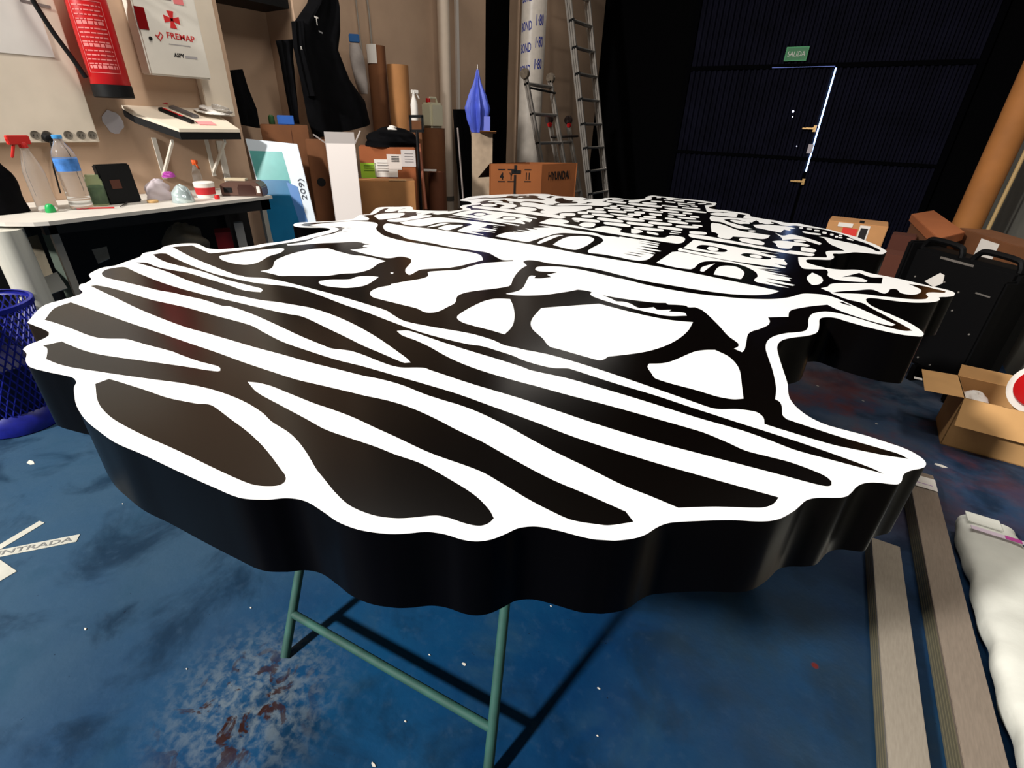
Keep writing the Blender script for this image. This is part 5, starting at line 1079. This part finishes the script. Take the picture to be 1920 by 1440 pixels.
# cardboard sheet on blocks below the case
qa = [az(1728, 629, .10), az(1850, 668, .10)]
o = MB().obox(qa[0]-Z_*.008, (qa[1]-qa[0]), Vector((-.01, -.07, 0)), (0, 0, .006)).build('cardboard_sheet', CARD2); tag(o, 'thin brown cardboard strip lying low in front of the black frame', 'cardboard')
o = MB().cbox(Vector(qa[0]+(qa[1]-qa[0])*.2+Vector((0, -.04, 0)))*1, (.09, 0, 0), (0, .07, 0), (0, 0, .09)).build('wood_block', mat('wood_block', (150, 100, 56), .8), bevel=.004)
o.location.z = .0; tag(o, 'small wooden block under the brown cardboard strip', 'block')

# ------------------------------------------------------------------ open box in the foreground right
a = az(1762, 832, 0); b = az(1912, 874, 0); e = b-a; eu = e.normalized(); n_ = Vector((-eu.y, eu.x, 0))
if n_.dot(a-EYE) < 0: n_ = -n_
hb = .265; L_ = e.length*1.15; W_ = .30
fbx = thing('open_cardboard_box', a+eu*L_/2+n_*W_/2, 'open cardboard box with white wrapping and a red item, front right on the floor', 'box')
K = mat('kraft_card', (198, 152, 98), .85, var=.06, scale=8)
mb = MB().obox(a, eu*L_, n_*.005, (0, 0, hb)).obox(a+n_*W_, eu*L_, -n_*.005, (0, 0, hb)).obox(a, eu*.005, n_*W_, (0, 0, hb)).obox(a+eu*L_, -eu*.005, n_*W_, (0, 0, hb)).obox(a, eu*L_, n_*W_, (0, 0, .005))
mb.build('body', K, fbx)
MB().obox(a+Z_*hb, eu*L_, n_*.004, -n_*.07-Z_*.12).build('flap', K, fbx)
MB().obox(a+Z_*hb, n_*W_, eu*.004, -eu*.15-Z_*.01).build('flap', K, fbx)
MB().obox(a+n_*W_+Z_*hb, eu*L_, n_*.004, n_*.03+Z_*.05).build('flap', K, fbx)
MB().obox(a-eu*.15+n_*W_*.5+Z_*(hb-.018), n_*.03, -eu*.035, (0, 0, .001)).build('tape_end', PAPER, fbx)
# contents
cc_ = a+eu*.075+n_*.15
crumple('wrapping_paper', (cc_.x, cc_.y, hb-.08), .06, .11, .06, PAPER, 'crumpled white wrapping paper at the left inside the open box', 'paper', 41, .14)
cc_ = a+eu*L_*.80+n_*.18
wr = thing('red_reel', Vector((cc_.x, cc_.y, hb-.12)), 'white rimmed red round item standing in the open box', 'reel')
axd = (EYE-cc_); axd.z = 0; axd = (axd.normalized()+Vector((-.5, 0, .5))).normalized()
rc_ = Vector((cc_.x, cc_.y, hb+.06))
MB().lathe(rc_, [(.10, -.03), (.125, -.02), (.125, .0), (.10, .004)], 32, axd).build('rim', PAPER, wr, smooth=True)
MB().lathe(rc_+axd*.006, [(.098, 0), (.09, .02), (.05, .04), (.01, .045)], 32, axd).build('red_body', RED, wr, smooth=True)

# ------------------------------------------------------------------ profile bundles and the wrapped roll on the floor
def bundle(name, label, f1_, f2_, wd, nlay, hgt, mt):
    """f1_,f2_: floor pixels of the lower left edge, near then far"""
    a, b = az(f1_[0], f1_[1], 0), az(f2_[0], f2_[1], 0)
    d = (b-a).normalized(); a = a-d*.45; L = (b-a).length; r = Vector((d.y, -d.x, 0))
    if r.x < 0: r = -r
    t = thing(name, (a+b)/2, label, 'profile bundle')
    hl = hgt/nlay
    for k_ in range(nlay):
        MB().obox(a+Z_*(.002+k_*hl), r*wd, d*L, (0, 0, hl*.82)).build('profile', mt if k_ == nlay-1 else mat('grey_profile_edge', (128, 122, 100), .4, .4), t, bevel=.0012)
        if k_ < nlay-1: MB().obox(a+Z_*(.002+k_*hl+hl*.82)+r*.003, r*(wd-.006), d*L, (0, 0, hl*.18)).build('interlayer', BLACK, t)
    return t, a, b, d, r, L
ALU = mat('satin_profile', (160, 150, 136), .38, .45, var=.1, scale=30, stretch=(8, 1, 1))
ALU2 = mat('dark_satin_profile', (150, 136, 122), .42, .45, var=.1, scale=30, stretch=(8, 1, 1))
bundle('profile_bundle', 'left stack of long flat aluminium profiles on the floor', (1643, 1440), (1621, 1033), .085, 5, .07, ALU)
t, a, b, d, r, L = bundle('profile_bundle', 'right stack of long aluminium profiles with a white sticker at its far end', (1774, 1440), (1688, 905), .09, 6, .08, ALU2)
MB().obox(b-d*.13+Z_*.0825+r*.0, r*.09, d*.09, (0, 0, .0008)).build('sticker', PAPER, t)
MB().obox(b-d*.10+Z_*.0835+r*.015, r*.06, d*.003, (0, 0, .0004)).build('print_line', mat('purple_ink', (150, 90, 170), .7), t)
# wrapped white roll
a = az(1990, 1440, .05); b = az(1838, 990, .05); d = (b-a).normalized(); a = a-d*.2; r = Vector((d.y, -d.x, 0))
if r.x < 0: r = -r
r = r.normalized()
wrp = thing('wrapped_parcel', (a+b)/2-Z_*.05, 'long white foam wrapped parcel on the floor at the right edge', 'parcel')
FOAM = mat('white_foam_wrap', (214, 214, 204), .6, var=.05, scale=12, bump=.4)
L = (b-a).length; rr = random.Random(6)
def wf(u, v):
    a_ = u*2*math.pi; ca, sa = math.cos(a_), math.sin(a_)
    ca = math.copysign(abs(ca)**.6, ca); sa = math.copysign(abs(sa)**.7, sa)
    sc_ = 1+.05*math.sin(v*23+a_*2)+.03*math.sin(v*51)
    if v > .97: sc_ *= .92
    return a+d*L*v+r*(.095*ca*sc_+.012)+Z_*(.0+.047*sa*sc_+.0)
mb = MB().grid(wf, 28, 60, closed_u=True); mb.f.append(tuple(range(60*28, 61*28))); mb.build('wrap', FOAM, wrp, smooth=True)
MB().cbox(b-d*.10+Z_*.055+r*.012, r*.15, d*.022, (0, 0, .0015)).build('pink_tape', mat('pale_pink_tape', (214, 196, 210), .6), wrp)
MB().cbox(b-d*.10+r*.055+Z_*.0565, r*.045, d*.02, (0, 0, .0015)).build('magenta_print', mat('magenta_print', (186, 70, 150), .6), wrp)
MB().cbox(b-d*.03+Z_*.052-r*.015, r*.10, d*.06, (0, 0, .004)).build('folded_end', FOAM, wrp)

# ------------------------------------------------------------------ tape and litter on the floor
TAPE = mat('dull_tape', (178, 178, 168), .7, var=.1, scale=20)
def strip(p, q, wd, name, label, m_=TAPE, cat='tape'):
    a, b = az(p[0], p[1], 0), az(q[0], q[1], 0); d = (b-a).normalized(); s_ = Vector((-d.y, d.x, 0))*wd/2
    o = MB().prism([a-s_, b-s_, b+s_, a+s_], (0, 0, .001)).build(name, m_); o.location.z = .0008; tag(o, label, cat); return o, a, b, d
strip((-60, 1062), (79, 979), .028, 'floor_tape', 'plain white floor tape arm pointing up right at the left edge')
o, a, b, d = strip((-120, 1062), (147, 1009), .038, 'floor_tape', 'white floor tape with the word ENTRADA at the left edge')
text('lettering', 'ENTRADA', mat('tape_grey_ink', (110, 112, 112), .7), o, b-d*.235+Vector((d.y, -d.x, 0))*.011+Z_*.0022, d, Vector((-d.y, d.x, 0)), .022, .22, bold=.01)
strip((-60, 1030), (14, 1082), .05, 'floor_tape', 'short white floor tape end in the lower part of the tape cross')
rr = random.Random(21)
spots = [(58, 868, .02, 'white paper scrap on the floor above the tape cross at left'), (700, 1434, .006, 'white speck at the very bottom of the picture left of the trestle'), (870, 1246, .006, 'white round speck between the trestle crossbar and its shadow'), (1122, 1291, .004, 'small speck on the shaded floor right of the trestle'), (1033, 1137, .003, 'tiny speck just under the near sign edge right of the trestle'), (1533, 724, .007, 'speck on the floor inside the notch nearest the sign'), (1618, 752, .006, 'speck in the middle of the reddish stained floor'), (1643, 795, .007, 'speck on the reddish floor close above the right sign tip'), (1727, 657, .012, 'pale flake on the floor beside the black frame'), (1765, 874, .022, 'pale strip on the floor between the open box and the sign tip'), (160, 1180, .004, 'lone speck on the floor below the tape cross'), (230, 945, .003, 'lone speck on the floor left of the near sign side'), (470, 1140, .003, 'speck left of the left trestle leg'), (350, 1255, .003, 'speck on the worn grey floor left of the rust stains'), (805, 1228, .003, 'speck close above the trestle crossbar'), (1120, 1380, .003, 'speck on the dark floor at bottom right of the trestle'), (760, 1353, .003, 'speck on the blue floor below the trestle crossbar')]
for i, (x, y, s, lb) in enumerate(spots):
    c = az(x, y, 0); a0 = rr.uniform(0, 3)
    k_ = [Vector((c.x+s*(.6+.5*rr.random())*math.cos(a0+j*1.26)*1.4, c.y+s*(.6+.5*rr.random())*math.sin(a0+j*1.26)*.7, .0006)) for j in range(5)]
    o = MB().prism(k_, (0, 0, .0015)).build('paper_scrap', mat('scrap_white', (205, 200, 190), .8)); tag(o, lb, 'scrap', 'scraps of film on the floor')
